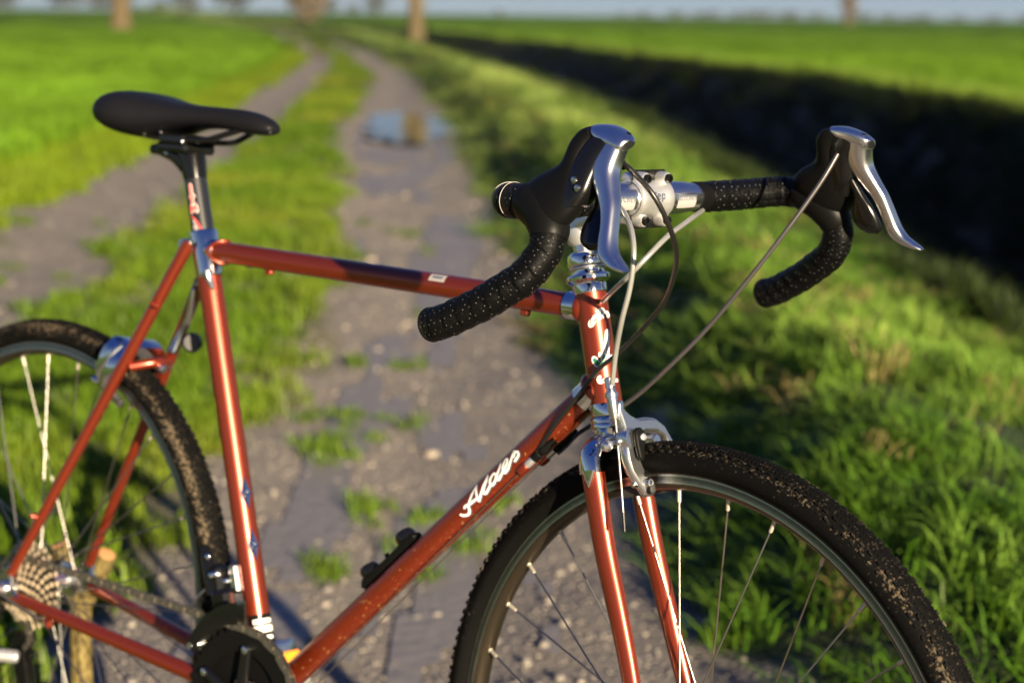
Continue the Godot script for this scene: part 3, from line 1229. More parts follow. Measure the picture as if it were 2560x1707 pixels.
func build_frame() -> void:
	var p: Material = mats["paint"]
	var ch: Material = mats["chrome"]
	var mb := MB.new()
	var tt := (TT_HEAD - CLUSTER).normalized()
	rod(mb, CLUSTER + tt * 0.014, TT_HEAD - tt * 0.014, 0.0124, 32)
	var top := obj("top_tube", mb, p, bike)
	mb = MB.new()
	band(mb, CLUSTER, tt, 0.0127, 0.362, 0.384, 20.0, 62.0)
	obj("maker_label", mb, mats["label_pale"], top)
	mb = MB.new()
	band(mb, CLUSTER, tt, 0.0129, 0.366, 0.380, 34.0, 50.0)
	obj("label_print", mb, mats["grey_print"], top)
	for s in [0.111, 0.486]:
		mb = MB.new()
		box(mb, Transform3D(Basis(tt, Vector3(0, 0, 1).cross(tt), Vector3(0, 0, 1)), CLUSTER + tt * s - Vector3(0, 0.0145, 0)), Vector3(0.012, 0.007, 0.007), 0.002)
		obj("cable_guide", mb, p, top)
	# seat tube
	mb = MB.new()
	rod(mb, BB + UP_S * 0.018, BB + UP_S * 0.512, 0.0143, 32)
	var st := obj("seat_tube", mb, p, bike)
	for s in [0.237, 0.176]:
		mb = MB.new()
		var e := Vector3(0, 0, 1).cross(UP_S)
		var th := deg_to_rad(-72.0)
		var dir := Vector3(0, 0, 1) * cos(th) + e * sin(th)
		var o: Vector3 = BB + UP_S * s
		# a diamond-shaped chromed plate with its threaded boss
		var rows := []
		for k in 9:
			var t := -1.0 + k / 4.0
			var half := 25.0 * (1.0 - absf(t)) + 0.5
			var row := PackedVector3Array()
			for j in 7:
				var a := th + deg_to_rad(lerpf(-half, half, j / 6.0))
				row.append(o + UP_S * t * 0.019 + (Vector3(0, 0, 1) * cos(a) + e * sin(a)) * 0.0150)
			rows.append(row)
		mb.grid(rows, false, false, 1.0, 1.0, dir)
		var dia := obj("bottle_boss", mb, ch, st)
		mb = MB.new()
		lathe(mb, o + dir * 0.0140, dir, [Vector2(0.0052, 0), Vector2(0.0052, 0.0034), Vector2(0.0044, 0.0042), Vector2(0.0022, 0.0042), Vector2(0.0020, 0.001), Vector2(0, 0.001)], 16)
		obj("boss_nut", mb, ch, st)
	mb = MB.new()
	band(mb, BB, UP_S, 0.0146, 0.050, 0.096, -128.0, 6.0)
	obj("tubing_sticker", mb, mats["gloss_black"], st)
	mb = MB.new()
	for q in [[0.088, -112.0, -20.0, 0.005], [0.079, -118.0, -14.0, 0.0075], [0.069, -112.0, -20.0, 0.004], [0.062, -104.0, -28.0, 0.004], [0.056, -96.0, -36.0, 0.0028]]:
		band(mb, BB, UP_S, 0.0149, q[0] - q[3] / 2.0, q[0] + q[3] / 2.0, q[1], q[2])
	obj("sticker_print", mb, mats["white_print"], st)
	# seat cluster: chromed lug, red lug edge, clamp bolt
	mb = MB.new()
	lathe(mb, BB, UP_S, [Vector2(0.0145, 0.497), Vector2(0.0160, 0.500), Vector2(0.0162, 0.520), Vector2(0.0175, 0.535), Vector2(0.0175, 0.5508), Vector2(0.0168, 0.5525), Vector2(0.0135, 0.5525)], 32)
	var col := obj("seat_lug", mb, ch, bike)
	mb = MB.new()
	rod(mb, CLUSTER + tt * 0.006, CLUSTER + tt * 0.0235, 0.0136, 32, 0.0134)
	obj("top_tube_socket", mb, ch, col)
	mb = MB.new()
	var ring := []
	for k in 33:
		var a := TAU * k / 32.0
		var dd := Vector3(0, 0, 1) * cos(a) + Vector3(0, 0, 1).cross(tt) * sin(a)
		ring.append(CLUSTER + tt * (0.0225 + 0.011 * absf(sin(a)) - 0.006 * cos(a)) + dd * 0.0136)
	sweep(mb, PackedVector3Array(ring), 0.0017, 10, false)
	obj("lug_edge", mb, p, col)
	mb = MB.new()
	plate(mb, Transform3D(Basis(), BB + UP_S * 0.500 + Vector3(0, 0, 0)), PackedVector2Array([Vector2(-0.015, 0.036), Vector2(-0.036, 0.041), Vector2(-0.040, 0.034), Vector2(-0.036, 0.026), Vector2(-0.014, 0.020)]), 0.020, 0.002)
	obj("binder_ears", mb, ch, col)
	mb = MB.new()
	var bolt := BB + UP_S * 0.500 + Vector3(-0.0345, 0.0335, 0)
	lathe(mb, bolt - Vector3(0, 0, 0.016), Vector3(0, 0, 1), [Vector2(0, 0), Vector2(0.005, 0), Vector2(0.0062, 0.002), Vector2(0.0062, 0.006), Vector2(0.004, 0.007), Vector2(0.004, 0.025), Vector2(0.0062, 0.026), Vector2(0.0062, 0.031), Vector2(0.0052, 0.033), Vector2(0.003, 0.033), Vector2(0.0028, 0.030), Vector2(0, 0.030)], 18)
	obj("binder_bolt", mb, mats["polished"], col)
	mb = MB.new()
	sweep(mb, smooth([BB + UP_S * 0.505 + Vector3(0.0095, 0, 0.0125), BB + UP_S * 0.494 + Vector3(0.011, 0, 0.0105), BB + UP_S * 0.482 + Vector3(0.0125, 0, 0.0078)], 4), [0.006, 0.0058, 0.0055, 0.005, 0.0045, 0.004, 0.0032, 0.0024, 0.0012], 12)
	obj("lug_point", mb, ch, col)
	# head tube
	mb = MB.new()
	lathe(mb, AX0, UP_H, [Vector2(0.0158, 0.386), Vector2(0.0158, 0.4990)], 40)
	var ht := obj("head_tube", mb, p, bike)
	mb = MB.new()
	lathe(mb, AX0, UP_H, [Vector2(0.0160, 0.3745), Vector2(0.0172, 0.3765), Vector2(0.0172, 0.3835), Vector2(0.0164, 0.3875)], 40)
	obj("lower_head_lug", mb, ch, ht)
	mb = MB.new()
	lathe(mb, AX0, UP_H, [Vector2(0.0163, 0.4975), Vector2(0.0170, 0.4990), Vector2(0.0170, 0.5062), Vector2(0.0164, 0.5072)], 40)
	obj("upper_head_lug", mb, ch, ht)
	head_badge(ht)
	for q in [[TT_HEAD, tt, 0.0124], [DT_HEAD, (DT_HEAD - BB).normalized(), 0.0146]]:
		mb = MB.new()
		lathe(mb, q[0], q[1], [Vector2(q[2] + 0.0002, -0.0305), Vector2(q[2] + 0.0014, -0.0295), Vector2(q[2] + 0.0014, -0.019), Vector2(q[2] + 0.003, -0.012), Vector2(q[2] + 0.001, -0.008)], 36)
		obj("tube_lug", mb, ch, ht)
		mb = MB.new()
		lathe(mb, q[0], q[1], [Vector2(q[2] + 0.0026, -0.0150), Vector2(q[2] + 0.0040, -0.0125), Vector2(q[2] + 0.0036, -0.008), Vector2(q[2] + 0.001, -0.004)], 36)
		obj("lug_edge", mb, p, ht)
	# down tube
	mb = MB.new()
	var dt := (DT_HEAD - BB).normalized()
	var dl := (DT_HEAD - BB).length()
	var steps := PackedVector3Array()
	for k in 13:
		steps.append(BB + dt * lerpf(0.018, dl - 0.012, k / 12.0))
	sweep(mb, steps, 0.0146, 36, true, Vector3(0, 0, 1))
	var down := obj("down_tube", mb, mats["paint_muddy"], bike)
	down_tube_name(down, dt)
	# black bracket bolted on the upper face of the down tube
	var e2 := Vector3(0, 0, 1).cross(dt)
	mb = MB.new()
	var fx := Transform3D(Basis(dt, e2, Vector3(0, 0, 1)), BB + dt * 0.258 + e2 * 0.0185)
	plate(mb, fx, PackedVector2Array([Vector2(-0.052, -0.004), Vector2(0.047, -0.004), Vector2(0.047, 0.004), Vector2(0.036, 0.009), Vector2(0.020, 0.006), Vector2(0.0, 0.0055), Vector2(-0.018, 0.006), Vector2(-0.036, 0.010), Vector2(-0.047, 0.006), Vector2(-0.053, 0.0)]), 0.016, 0.002)
	var br := obj("pump_bracket", mb, mats["matt_black"], bike)
	for s in [-0.034, 0.032]:
		mb = MB.new()
		lathe(mb, fx * Vector3(s, 0.006, 0.001), fx.basis.y, [Vector2(0.0115, -0.002), Vector2(0.0120, 0.004), Vector2(0.0095, 0.0085), Vector2(0.005, 0.010), Vector2(0, 0.0102)], 20)
		obj("bracket_knob", mb, mats["gloss_black"], br)
	mb = MB.new()
	lathe(mb, fx * Vector3(-0.004, 0.005, 0.0), fx.basis.y, [Vector2(0.003, 0), Vector2(0.003, 0.005), Vector2(0, 0.0055)], 10)
	obj("bracket_stud", mb, mats["gloss_black"], br)
	# bottom bracket shell, stays, bridges, dropouts
	mb = MB.new()
	lathe(mb, BB - Vector3(0, 0, 0.035), Vector3(0, 0, 1), [Vector2(0.0, 0), Vector2(0.021, 0), Vector2(0.021, 0.07), Vector2(0, 0.07)], 28)
	obj("bottom_bracket", mb, p, bike)
	for s in [1.0, -1.0]:
		mb = MB.new()
		var a := CLUSTER + Vector3(-0.012, -0.004, s * 0.0215)
		var z := REAR + Vector3(0.010, 0.020, s * 0.062)
		var dirs: Vector3 = (z - a).normalized()
		rod(mb, a + dirs * 0.012, z, 0.0078, 20, 0.0062)
		var stay := obj("seat_stay", mb, p, bike)
		mb = MB.new()
		# slanted flat cap where the stay meets the lug
		var cap_ring := PackedVector3Array()
		var cap_low := PackedVector3Array()
		var cut := (Vector3(0.62, -0.1, s * 0.8)).normalized()
		for k in 24:
			var t := TAU * k / 24
			var ux := dirs.cross(Vector3(0, 0, 1)).normalized()
			var uz := dirs.cross(ux)
			var q: Vector3 = (ux * cos(t) + uz * sin(t)) * 0.0078
			cap_low.append(a + dirs * 0.013 + q)
			cap_ring.append(a + q + dirs * (-q.dot(cut) * 1.5 - 0.004))
		mb.grid([cap_low, cap_ring], true)
		mb.cap(cap_ring, a + dirs * 0.1)
		obj("stay_cap", mb, p, stay)
		mb = MB.new()
		rod(mb, REAR + Vector3(0.020, -0.008, s * 0.060), BB + Vector3(-0.022, 0.004, s * 0.026), 0.0075, 20, 0.0108)
		obj("chain_stay", mb, p, bike)
		mb = MB.new()
		plate(mb, Transform3D(Basis(), REAR + Vector3(0, 0, s * 0.0635)), PackedVector2Array([Vector2(-0.016, -0.012), Vector2(0.002, -0.018), Vector2(0.030, -0.014), Vector2(0.030, -0.004), Vector2(0.014, 0.006), Vector2(0.017, 0.028), Vector2(0.006, 0.030), Vector2(-0.010, 0.012)]), 0.006, 0.001)
		obj("dropout", mb, ch, bike)
	for q in [[Vector3(0.0525, 0.4445, 0.0575), Vector3(-0.4, 0.2, 0.9)], [Vector3(0.221, 0.729, 0.036), Vector3(-0.7, 0.3, 0.5)]]:
		mb = MB.new()
		lathe(mb, q[0], q[1], [Vector2(0.0035, 0), Vector2(0.0035, 0.009), Vector2(0.0025, 0.011), Vector2(0, 0.011)], 12)
		obj("stay_boss", mb, p, bike)
	mb = MB.new()
	sweep(mb, smooth([Vector3(0.171, 0.650, 0.030), Vector3(0.186, 0.656, 0.012), Vector3(0.189, 0.657, 0.0), Vector3(0.186, 0.656, -0.012), Vector3(0.171, 0.650, -0.030)], 4), 0.0062, 14)
	obj("brake_bridge", mb, p, bike)
	mb = MB.new()
	lathe(mb, Vector3(0.180, 0.655, 0), Vector3(0.95, -0.3, 0), [Vector2(0.006, 0), Vector2(0.006, 0.018), Vector2(0.0045, 0.020), Vector2(0, 0.020)], 14)
	obj("bridge_nut", mb, mats["polished"], bike)
	mb = MB.new()
	rod(mb, BB + Vector3(-0.075, 0.006, 0.031), BB + Vector3(-0.075, 0.006, -0.031), 0.006, 14)
	obj("chain_stay_bridge", mb, p, bike)


func head_badge(ht: Node) -> void:
	var r := 0.0160
	# a pale outlined script name, a green and white crest under it, a small line of script at the foot
	var mb := MB.new()
	stroke(mb, AX0, UP_H, r, [[0.4655, -20.0], [0.4690, -30.0], [0.4712, -42.0], [0.4722, -56.0], [0.4735, -70.0], [0.4740, -84.0], [0.4735, -96.0]], 0.0064)
	stroke(mb, AX0, UP_H, r, [[0.4745, -54.0], [0.4775, -60.0], [0.4780, -68.0]], 0.0055)
	obj("name_outline", mb, mats["white_print"], ht)
	mb = MB.new()
	for q in [
		[[0.4712, -33.0], [0.4722, -28.0], [0.4700, -22.0], [0.4660, -19.0], [0.4640, -22.0], [0.4652, -28.0]],
		[[0.4700, -38.0], [0.4690, -33.0], [0.4672, -34.0], [0.4680, -39.0], [0.4704, -39.5], [0.4682, -42.0]],
		[[0.4685, -43.0], [0.4712, -45.0], [0.4706, -49.0]],
		[[0.4700, -50.0], [0.4765, -55.0], [0.4755, -51.0], [0.4700, -55.0]],
		[[0.4770, -64.0], [0.4702, -60.0], [0.4708, -66.0]], [[0.4748, -58.0], [0.4752, -68.0]],
		[[0.4735, -74.0], [0.4715, -72.0], [0.4710, -77.0], [0.4730, -79.0], [0.4735, -74.0]],
		[[0.4715, -82.0], [0.4738, -84.0], [0.4736, -90.0], [0.4715, -92.0]]]:
		stroke(mb, AX0, UP_H, r + 0.0003, q, 0.0011)
	obj("name_lettering", mb, mats["dark_print"], ht)
	mb = MB.new()
	stroke(mb, AX0, UP_H, r, [[0.4310, -14.0], [0.4262, -22.0], [0.4245, -34.0], [0.4270, -46.0], [0.4330, -52.0]], 0.0066)
	stroke(mb, AX0, UP_H, r, [[0.4345, -40.0], [0.4315, -47.0], [0.4300, -56.0]], 0.0058)
	stroke(mb, AX0, UP_H, r, [[0.4560, -78.0], [0.4440, -68.0], [0.4340, -60.0], [0.4300, -70.0], [0.4305, -92.0]], 0.0062)
	obj("crest_outline", mb, mats["white_print"], ht)
	mb = MB.new()
	stroke(mb, AX0, UP_H, r + 0.0003, [[0.4302, -16.0], [0.4264, -23.0], [0.4250, -34.0], [0.4272, -45.0], [0.4320, -50.0]], 0.0044)
	obj("crest_green", mb, mats["green_print"], ht)
	mb = MB.new()
	stroke(mb, AX0, UP_H, r + 0.0003, [[0.4470, -70.0], [0.4345, -62.0], [0.4340, -80.0]], 0.0008)
	obj("crest_lines", mb, mats["dark_print"], ht)
	mb = MB.new()
	stroke(mb, AX0, UP_H, r, [[0.4130, -24.0], [0.4105, -18.0], [0.4080, -24.0], [0.4092, -40.0], [0.4085, -60.0], [0.4080, -92.0]], 0.0036)
	obj("foot_script", mb, mats["white_print"], ht)
	mb = MB.new()
	stroke(mb, AX0, UP_H, r + 0.0003, [[0.4118, -23.0], [0.4103, -19.5], [0.4088, -24.0]], 0.0010)
	for k in 6:
		var a := -36.0 - k * 9.0
		stroke(mb, AX0, UP_H, r + 0.0003, [[0.4075, a + 2.0], [0.4098, a], [0.4078, a - 4.0]], 0.0009)
	obj("foot_lettering", mb, mats["dark_print"], ht)


func down_tube_name(down: Node, dt: Vector3) -> void:
	var strokes := [
		[[0.378, -15.1], [0.3808, -27.4], [0.3854, -34.7], [0.3896, -26.5], [0.3926, -10.2], [0.3983, 4.0], [0.4028, 14.8], [0.4077, 24.5], [0.4127, 36.7], [0.4131, 45.5]],
		[[0.4133, 40.7], [0.41, 11.3], [0.4074, -11.4], [0.4064, -24.6]],
		[[0.3867, -4.4], [0.3895, -2.1], [0.3956, -8.6], [0.4047, -10.7]],
		[[0.4064, -24.6], [0.414, -9.8], [0.4185, 0.7], [0.4231, 11.0], [0.4298, 25.8], [0.4318, 34.1], [0.429, 17.7], [0.4212, 0.0], [0.4172, -12.4], [0.4189, -20.9], [0.4250, -16.0], [0.4311, -8.0]],
		[[0.4424, 6.3], [0.44, 16.4], [0.4341, 9.9], [0.4306, -3.2], [0.4311, -14.9], [0.4362, -12.5], [0.4423, 0.0], [0.4491, 13.8], [0.4533, 29.0]],
		[[0.4439, 2.2], [0.4405, -8.2], [0.4417, -16.8], [0.4472, -10.5], [0.4546, -1.9], [0.4611, 9.3], [0.4636, 20.4], [0.4609, 27.0], [0.4558, 14.5], [0.4524, -2.1], [0.453, -13.8], [0.4591, -11.3]],
		[[0.4591, -11.3], [0.4671, 5.6], [0.4733, 24.3], [0.4757, 27.5], [0.476, 18.0], [0.4711, 7.1], [0.4765, 18.1], [0.4796, 12.4], [0.4784, -0.6], [0.4710, -7.4]]]
	var mb := MB.new()
	for q in strokes:
		var low := []
		for p in q:
			low.append([p[0] + 0.0004, p[1] - 3.0])
		stroke(mb, BB, dt, 0.01475, low, 0.0034)
	obj("name_shadow", mb, mats["grey_print"], down)
	mb = MB.new()
	for q in strokes:
		stroke(mb, BB, dt, 0.01495, q, 0.0024)
	obj("name_lettering", mb, mats["white_print"], down)


func build_saddle() -> void:
	var secs := [
		[0.0845, 0.018, 0.9700, 0.9530], [0.0890, 0.040, 0.9750, 0.9440], [0.0980, 0.057, 0.9795, 0.9360], [0.1120, 0.067, 0.9825, 0.9305], [0.1300, 0.070, 0.9835, 0.9280],
		[0.1500, 0.066, 0.9815, 0.9275], [0.1750, 0.055, 0.9770, 0.9315], [0.2050, 0.042, 0.9730, 0.9390], [0.2400, 0.031, 0.9708, 0.9440], [0.2800, 0.0245, 0.9700, 0.9445],
		[0.3150, 0.0210, 0.9680, 0.9415], [0.3380, 0.0180, 0.9630, 0.9410], [0.3510, 0.0130, 0.9575, 0.9425], [0.3565, 0.0080, 0.9535, 0.9450], [0.3580, 0.0020, 0.9505, 0.9480]]
	var mb := MB.new()
	var rows := []
	for k in secs.size() - 1:
		for j in 3:
			var t := j / 3.0
			var q := []
			for e in 4:
				q.append(cubic_interpolate(secs[k][e], secs[k + 1][e], secs[maxi(k - 1, 0)][e], secs[mini(k + 2, secs.size() - 1)][e], t))
			rows.append(saddle_row(q))
	rows.append(saddle_row(secs[-1]))
	mb.grid(rows, true)
	mb.cap(rows[0], Vector3(0.2, 0.96, 0))
	mb.cap(rows[-1], Vector3(0.2, 0.96, 0))
	var sd := obj("saddle", mb, mats["saddle"], bike)
	for s in [1.0, -1.0]:
		mb = MB.new()
		sweep(mb, smooth([Vector3(0.118, 0.950, s * 0.030), Vector3(0.140, 0.9370, s * 0.025), Vector3(0.162, 0.9300, s * 0.022), Vector3(0.215, 0.9290, s * 0.022), Vector3(0.262, 0.9300, s * 0.021), Vector3(0.292, 0.9385, s * 0.016), Vector3(0.318, 0.948, s * 0.008)], 5), 0.0036, 12)
		obj("saddle_rail", mb, mats["gloss_black"], sd)
	for q in [Vector3(0.355, 0.9455, 0.006), Vector3(0.17, 0.9315, 0.034)]:
		mb = MB.new()
		lathe(mb, q, Vector3(0.3, -0.3, 0.9), [Vector2(0.0022, 0), Vector2(0.0018, 0.0012), Vector2(0, 0.0015)], 10)
		obj("saddle_rivet", mb, mats["chrome"], sd)
	# seat post: carbon tube, black head and clamp
	mb = MB.new()
	var base := BB
	var path := PackedVector3Array()
	for k in 8:
		path.append(base + UP_S * lerpf(0.545, 0.618, k / 7.0))
	sweep(mb, path, 0.0136, 32, false, Vector3(0, 0, 1))
	var post := obj("seat_post", mb, mats["carbon"], bike)
	mb = MB.new()
	var hd := [0.0138, 0.0150, 0.0160, 0.0165, 0.0165, 0.016]
	sweep(mb, PackedVector3Array([base + UP_S * 0.616, base + UP_S * 0.626, base + UP_S * 0.640, base + UP_S * 0.652 + Vector3(-0.002, 0, 0), base + UP_S * 0.661 + Vector3(-0.003, 0, 0), base + UP_S * 0.667 + Vector3(-0.003, 0, 0)]), hd, 24, true, Vector3(0, 0, 1))
	var hdn := obj("post_head", mb, mats["gloss_black"], post)
	mb = MB.new()
	box(mb, Transform3D(Basis(), Vector3(0.209, 0.9290, 0.0)), Vector3(0.046, 0.012, 0.054), 0.003)
	box(mb, Transform3D(Basis(), Vector3(0.206, 0.9190, 0.0)), Vector3(0.056, 0.012, 0.050), 0.004)
	sweep(mb, smooth([Vector3(0.152, 0.9145, 0.004), Vector3(0.172, 0.915, 0.004), Vector3(0.198, 0.910, 0.004), Vector3(0.216, 0.899, 0.003)], 4), [0.006, 0.0065, 0.007, 0.008, 0.009, 0.010, 0.0105, 0.011, 0.0115, 0.012, 0.012, 0.012, 0.012], 14)
	obj("saddle_clamp", mb, mats["gloss_black"], post)
	for q in [[Vector3(0.188, 0.912, 0.012), 0.0036], [Vector3(0.229, 0.926, 0.0255), 0.0022], [Vector3(0.192, 0.935, 0.027), 0.0020]]:
		mb = MB.new()
		lathe(mb, q[0], Vector3(0.25, 0.15, 0.95), [Vector2(q[1], 0), Vector2(q[1] * 0.9, 0.0025), Vector2(q[1] * 0.5, 0.0034), Vector2(0, 0.0034)], 12)
		obj("clamp_bolt", mb, mats["polished"], post)
	# red block letters down the side of the post, and the red-edged panel at its foot
	var lets := [
		[[[0.6080, -16.0], [0.5975, -16.0]]],
		[[[0.5945, -26.0], [0.5945, -6.0]], [[0.5945, -16.0], [0.5860, -16.0]]],
		[[[0.5755, -32.0], [0.5835, -27.0], [0.5775, -16.0], [0.5835, -5.0], [0.5755, -1.0]]]]
	for pass_ in 2:
		mb = MB.new()
		for l in lets:
			for q in l:
				stroke(mb, BB, UP_S, 0.0138 + 0.0002 * pass_, q, 0.0040 if pass_ == 0 else 0.0028)
		obj("post_letter_outline" if pass_ == 0 else "post_lettering", mb, mats["white_print"] if pass_ == 0 else mats["red_print"], post)
	mb = MB.new()
	stroke(mb, BB, UP_S, 0.0139, [[0.5705, 6.0], [0.5690, -8.0], [0.5620, -26.0], [0.5540, -40.0]], 0.0016)
	obj("panel_edge", mb, mats["red_print"], post)
	mb = MB.new()
	for k in 2:
		stroke(mb, BB, UP_S, 0.0139, [[0.5655 - k * 0.007, -6.0 + k * 4.0], [0.5545, -22.0 + k * 12.0]], 0.0030)
	obj("panel_print", mb, mats["label_pale"], post)


func saddle_row(q: Array) -> PackedVector3Array:
	var row := PackedVector3Array()
	var mid: float = lerpf(q[3], q[2], 0.42)
	for j in 28:
		var t := TAU * j / 28
		var cc := signf(cos(t)) * pow(absf(cos(t)), 0.75)
		var ss := sin(t)
		var y: float = mid + (q[2] - mid) * pow(ss, 0.85) if ss > 0.0 else mid - (mid - q[3]) * pow(-ss, 0.7)
		row.append(Vector3(q[0], y, q[1] * cc * (1.0 if ss > 0.0 else lerpf(1.0, 0.82, -ss))))
	return row


func build_wheel(called: String, xf: Transform3D, phase: float, tyre: String, flange_r: float, flange_l: float, front: bool) -> void:
	var w := group_node(called, bike, xf)
	var ctr := 0.3225
	var rad := 0.0205
	var rows := []
	for k in 160:
		var a := TAU * k / 160
		var row := PackedVector3Array()
		for j in 33:
			var th := PI * 2.0 * (j / 32.0) - PI
			var rr := ctr + rad * cos(th) * (1.0 if cos(th) > 0.0 else 0.62)
			var zz := rad * sin(th) * (1.0 if cos(th) > 0.0 else lerpf(1.0, 0.66, -cos(th)))
			row.append(Vector3(cos(a) * rr, sin(a) * rr, zz))
		rows.append(row)
	var mb := MB.new()
	mb.grid(rows, false, true, 1.0, 1.0, Vector3.ZERO)
	obj("tyre", mb, mats[tyre], w)
	# tread: fine file rows on the crown, angular knobs on both shoulders
	mb = MB.new()
	for k in 190:
		for s in [-1.0, 1.0]:
			for q in [[40.0, 7.0, 0.0046, 0.0022], [56.0, 6.0, 0.0036, 0.0017]]:
				var a := TAU * (k + (0.5 if q[0] > 50.0 else 0.0)) / 190
				knob(mb, a, deg_to_rad(q[0]) * s, ctr, rad, q[2], deg_to_rad(q[1]) * rad, q[3], k % 2)
	for k in 460:
		var a := TAU * k / 460
		for j in 4:
			knob(mb, a + (0.5 * TAU / 460 if j % 2 else 0.0), deg_to_rad(-27.0 + 18.0 * j), ctr, rad, 0.0020, 0.0026, 0.0009, 0)
	var tr := obj("tread_knobs", mb, mats[tyre], w)
	tr.set_meta("kind", "stuff")
	# rim
	mb = MB.new()
	var sec := [Vector2(0.3130, -0.0098), Vector2(0.3135, -0.0110), Vector2(0.3030, -0.0112), Vector2(0.2995, -0.0085), Vector2(0.2972, -0.004), Vector2(0.2968, 0.0), Vector2(0.2972, 0.004), Vector2(0.2995, 0.0085), Vector2(0.3030, 0.0112), Vector2(0.3135, 0.0110), Vector2(0.3130, 0.0098)]
	rows = []
	for k in 128:
		var a := TAU * k / 128
		var row := PackedVector3Array()
		for q in sec:
			row.append(Vector3(cos(a) * q.x, sin(a) * q.x, q.y))
		rows.append(row)
	mb.grid(rows, true, true)
	obj("rim", mb, mats["rim"], w)
	for s in [1.0, -1.0]:
		mb = MB.new()
		rows = []
		for k in 128:
			var a := TAU * k / 128
			rows.append(PackedVector3Array([Vector3(cos(a) * 0.3122, sin(a) * 0.3122, s * 0.01135), Vector3(cos(a) * 0.3038, sin(a) * 0.3038, s * 0.01155)]))
		mb.grid(rows, false, true, 5.0, 1.0, Vector3(0, 0, s))
		obj("brake_track", mb, mats["brake_track"], w)
	# hub
	mb = MB.new()
	var fr := 0.021
	lathe(mb, Vector3(0, 0, -0.05), Vector3(0, 0, 1), [Vector2(0, 0), Vector2(0.008, 0), Vector2(0.009, 0.05 - flange_l - 0.003), Vector2(fr + 0.003, 0.05 - flange_l - 0.0015), Vector2(fr + 0.003, 0.05 - flange_l + 0.0015), Vector2(0.011, 0.05 - flange_l + 0.005), Vector2(0.0095, 0.05), Vector2(0.011, 0.05 + flange_r - 0.005), Vector2(fr + 0.003, 0.05 + flange_r - 0.0015), Vector2(fr + 0.003, 0.05 + flange_r + 0.0015), Vector2(0.009, 0.05 + flange_r + 0.004), Vector2(0.008, 0.1), Vector2(0, 0.1)], 28)
	obj("hub", mb, mats["polished"], w)
	mb = MB.new()
	rod(mb, Vector3(0, 0, -0.078), Vector3(0, 0, 0.078), 0.0045, 12)
	lathe(mb, Vector3(0, 0, 0.066), Vector3(0, 0, 1), [Vector2(0.0, 0), Vector2(0.009, 0.0), Vector2(0.0095, 0.006), Vector2(0.007, 0.013), Vector2(0, 0.014)], 18)
	lathe(mb, Vector3(0, 0, -0.066), Vector3(0, 0, -1), [Vector2(0.0, 0), Vector2(0.009, 0.0), Vector2(0.0095, 0.006), Vector2(0.007, 0.013), Vector2(0, 0.014)], 18)
	obj("skewer", mb, mats["polished"], w)
	# 32 spokes, three-cross
	var nip := MB.new()
	lathe(nip, Vector3.ZERO, Vector3(0, 1, 0), [Vector2(0.0, -0.003), Vector2(0.0034, -0.002), Vector2(0.0030, 0.0), Vector2(0.0021, 0.001), Vector2(0.0021, 0.011), Vector2(0.0014, 0.012), Vector2(0, 0.012)], 10)
	var nip_mesh := nip.mesh()
	for k in 32:
		var th := deg_to_rad(phase - 11.25 * k)
		var right := k % 2 == 1
		var sg := -1.0 if k % 4 < 2 else 1.0
		var ph := th + sg * deg_to_rad(66.0)
		var a := Vector3(cos(th) * 0.2968, sin(th) * 0.2968, 0.0015 if right else -0.0015)
		var b := Vector3(cos(ph) * fr, sin(ph) * fr, (flange_r if right else -flange_l) + (0.0022 if (k % 4 < 2) else -0.0022))
		var d := (b - a).normalized()
		mb = MB.new()
		rod(mb, a, b, 0.00098, 8)
		obj("spoke", mb, mats["spoke"], w)
		var side := d.cross(Vector3(0, 0, 1)).normalized()
		obj("nipple", nip_mesh, mats["nipple"], w, Transform3D(Basis(side, d, side.cross(d)), a))
	if front:
		mb = MB.new()
		var va := deg_to_rad(250.0)
		rod(mb, Vector3(cos(va), sin(va), 0) * 0.297, Vector3(cos(va), sin(va), 0) * 0.262, 0.003, 10)
		obj("valve", mb, mats["steel"], w)


func knob(mb: MB, a: float, th: float, ctr: float, rad: float, long: float, wide: float, high: float, odd: int) -> void:
	var rdir := Vector3(cos(a), sin(a), 0)
	var tdir := Vector3(-sin(a), cos(a), 0)
	var nn := rdir * cos(th) + Vector3(0, 0, sin(th))
	var across := -rdir * sin(th) + Vector3(0, 0, cos(th))
	var o: Vector3 = rdir * ctr + nn * (rad - 0.0003)
	var uv := Vector2(fposmod(a / TAU, 1.0), (th + PI) / TAU)
	if long > 0.003:
		uv = Vector2(clampf(rng.randf() * (0.45 + 1.1 * noise.get_noise_1d(a * 9.0 + th * 3.0)), 0.01, 0.98), 0.018)
	var first := mb.v.size()
	var low := []
	var topv := []
	for c in [[-1, -1], [1, -1], [1, 1], [-1, 1]]:
		var skew: float = 0.35 * c[1] * (1.0 if odd else -1.0) * long * 0.5
		var p: Vector3 = o + tdir * (c[0] * long * 0.5 + skew) + across * c[1] * wide * 0.5
		low.append(p)
		topv.append(o + (p - o) * 0.78 + nn * high)
	mb.quad(topv[0], topv[1], topv[2], topv[3], o)
	for k in 4:
		mb.quad(low[k], low[(k + 1) % 4], topv[(k + 1) % 4], topv[k], o)
	for k in range(first, mb.v.size()):
		mb.u[k] = uv


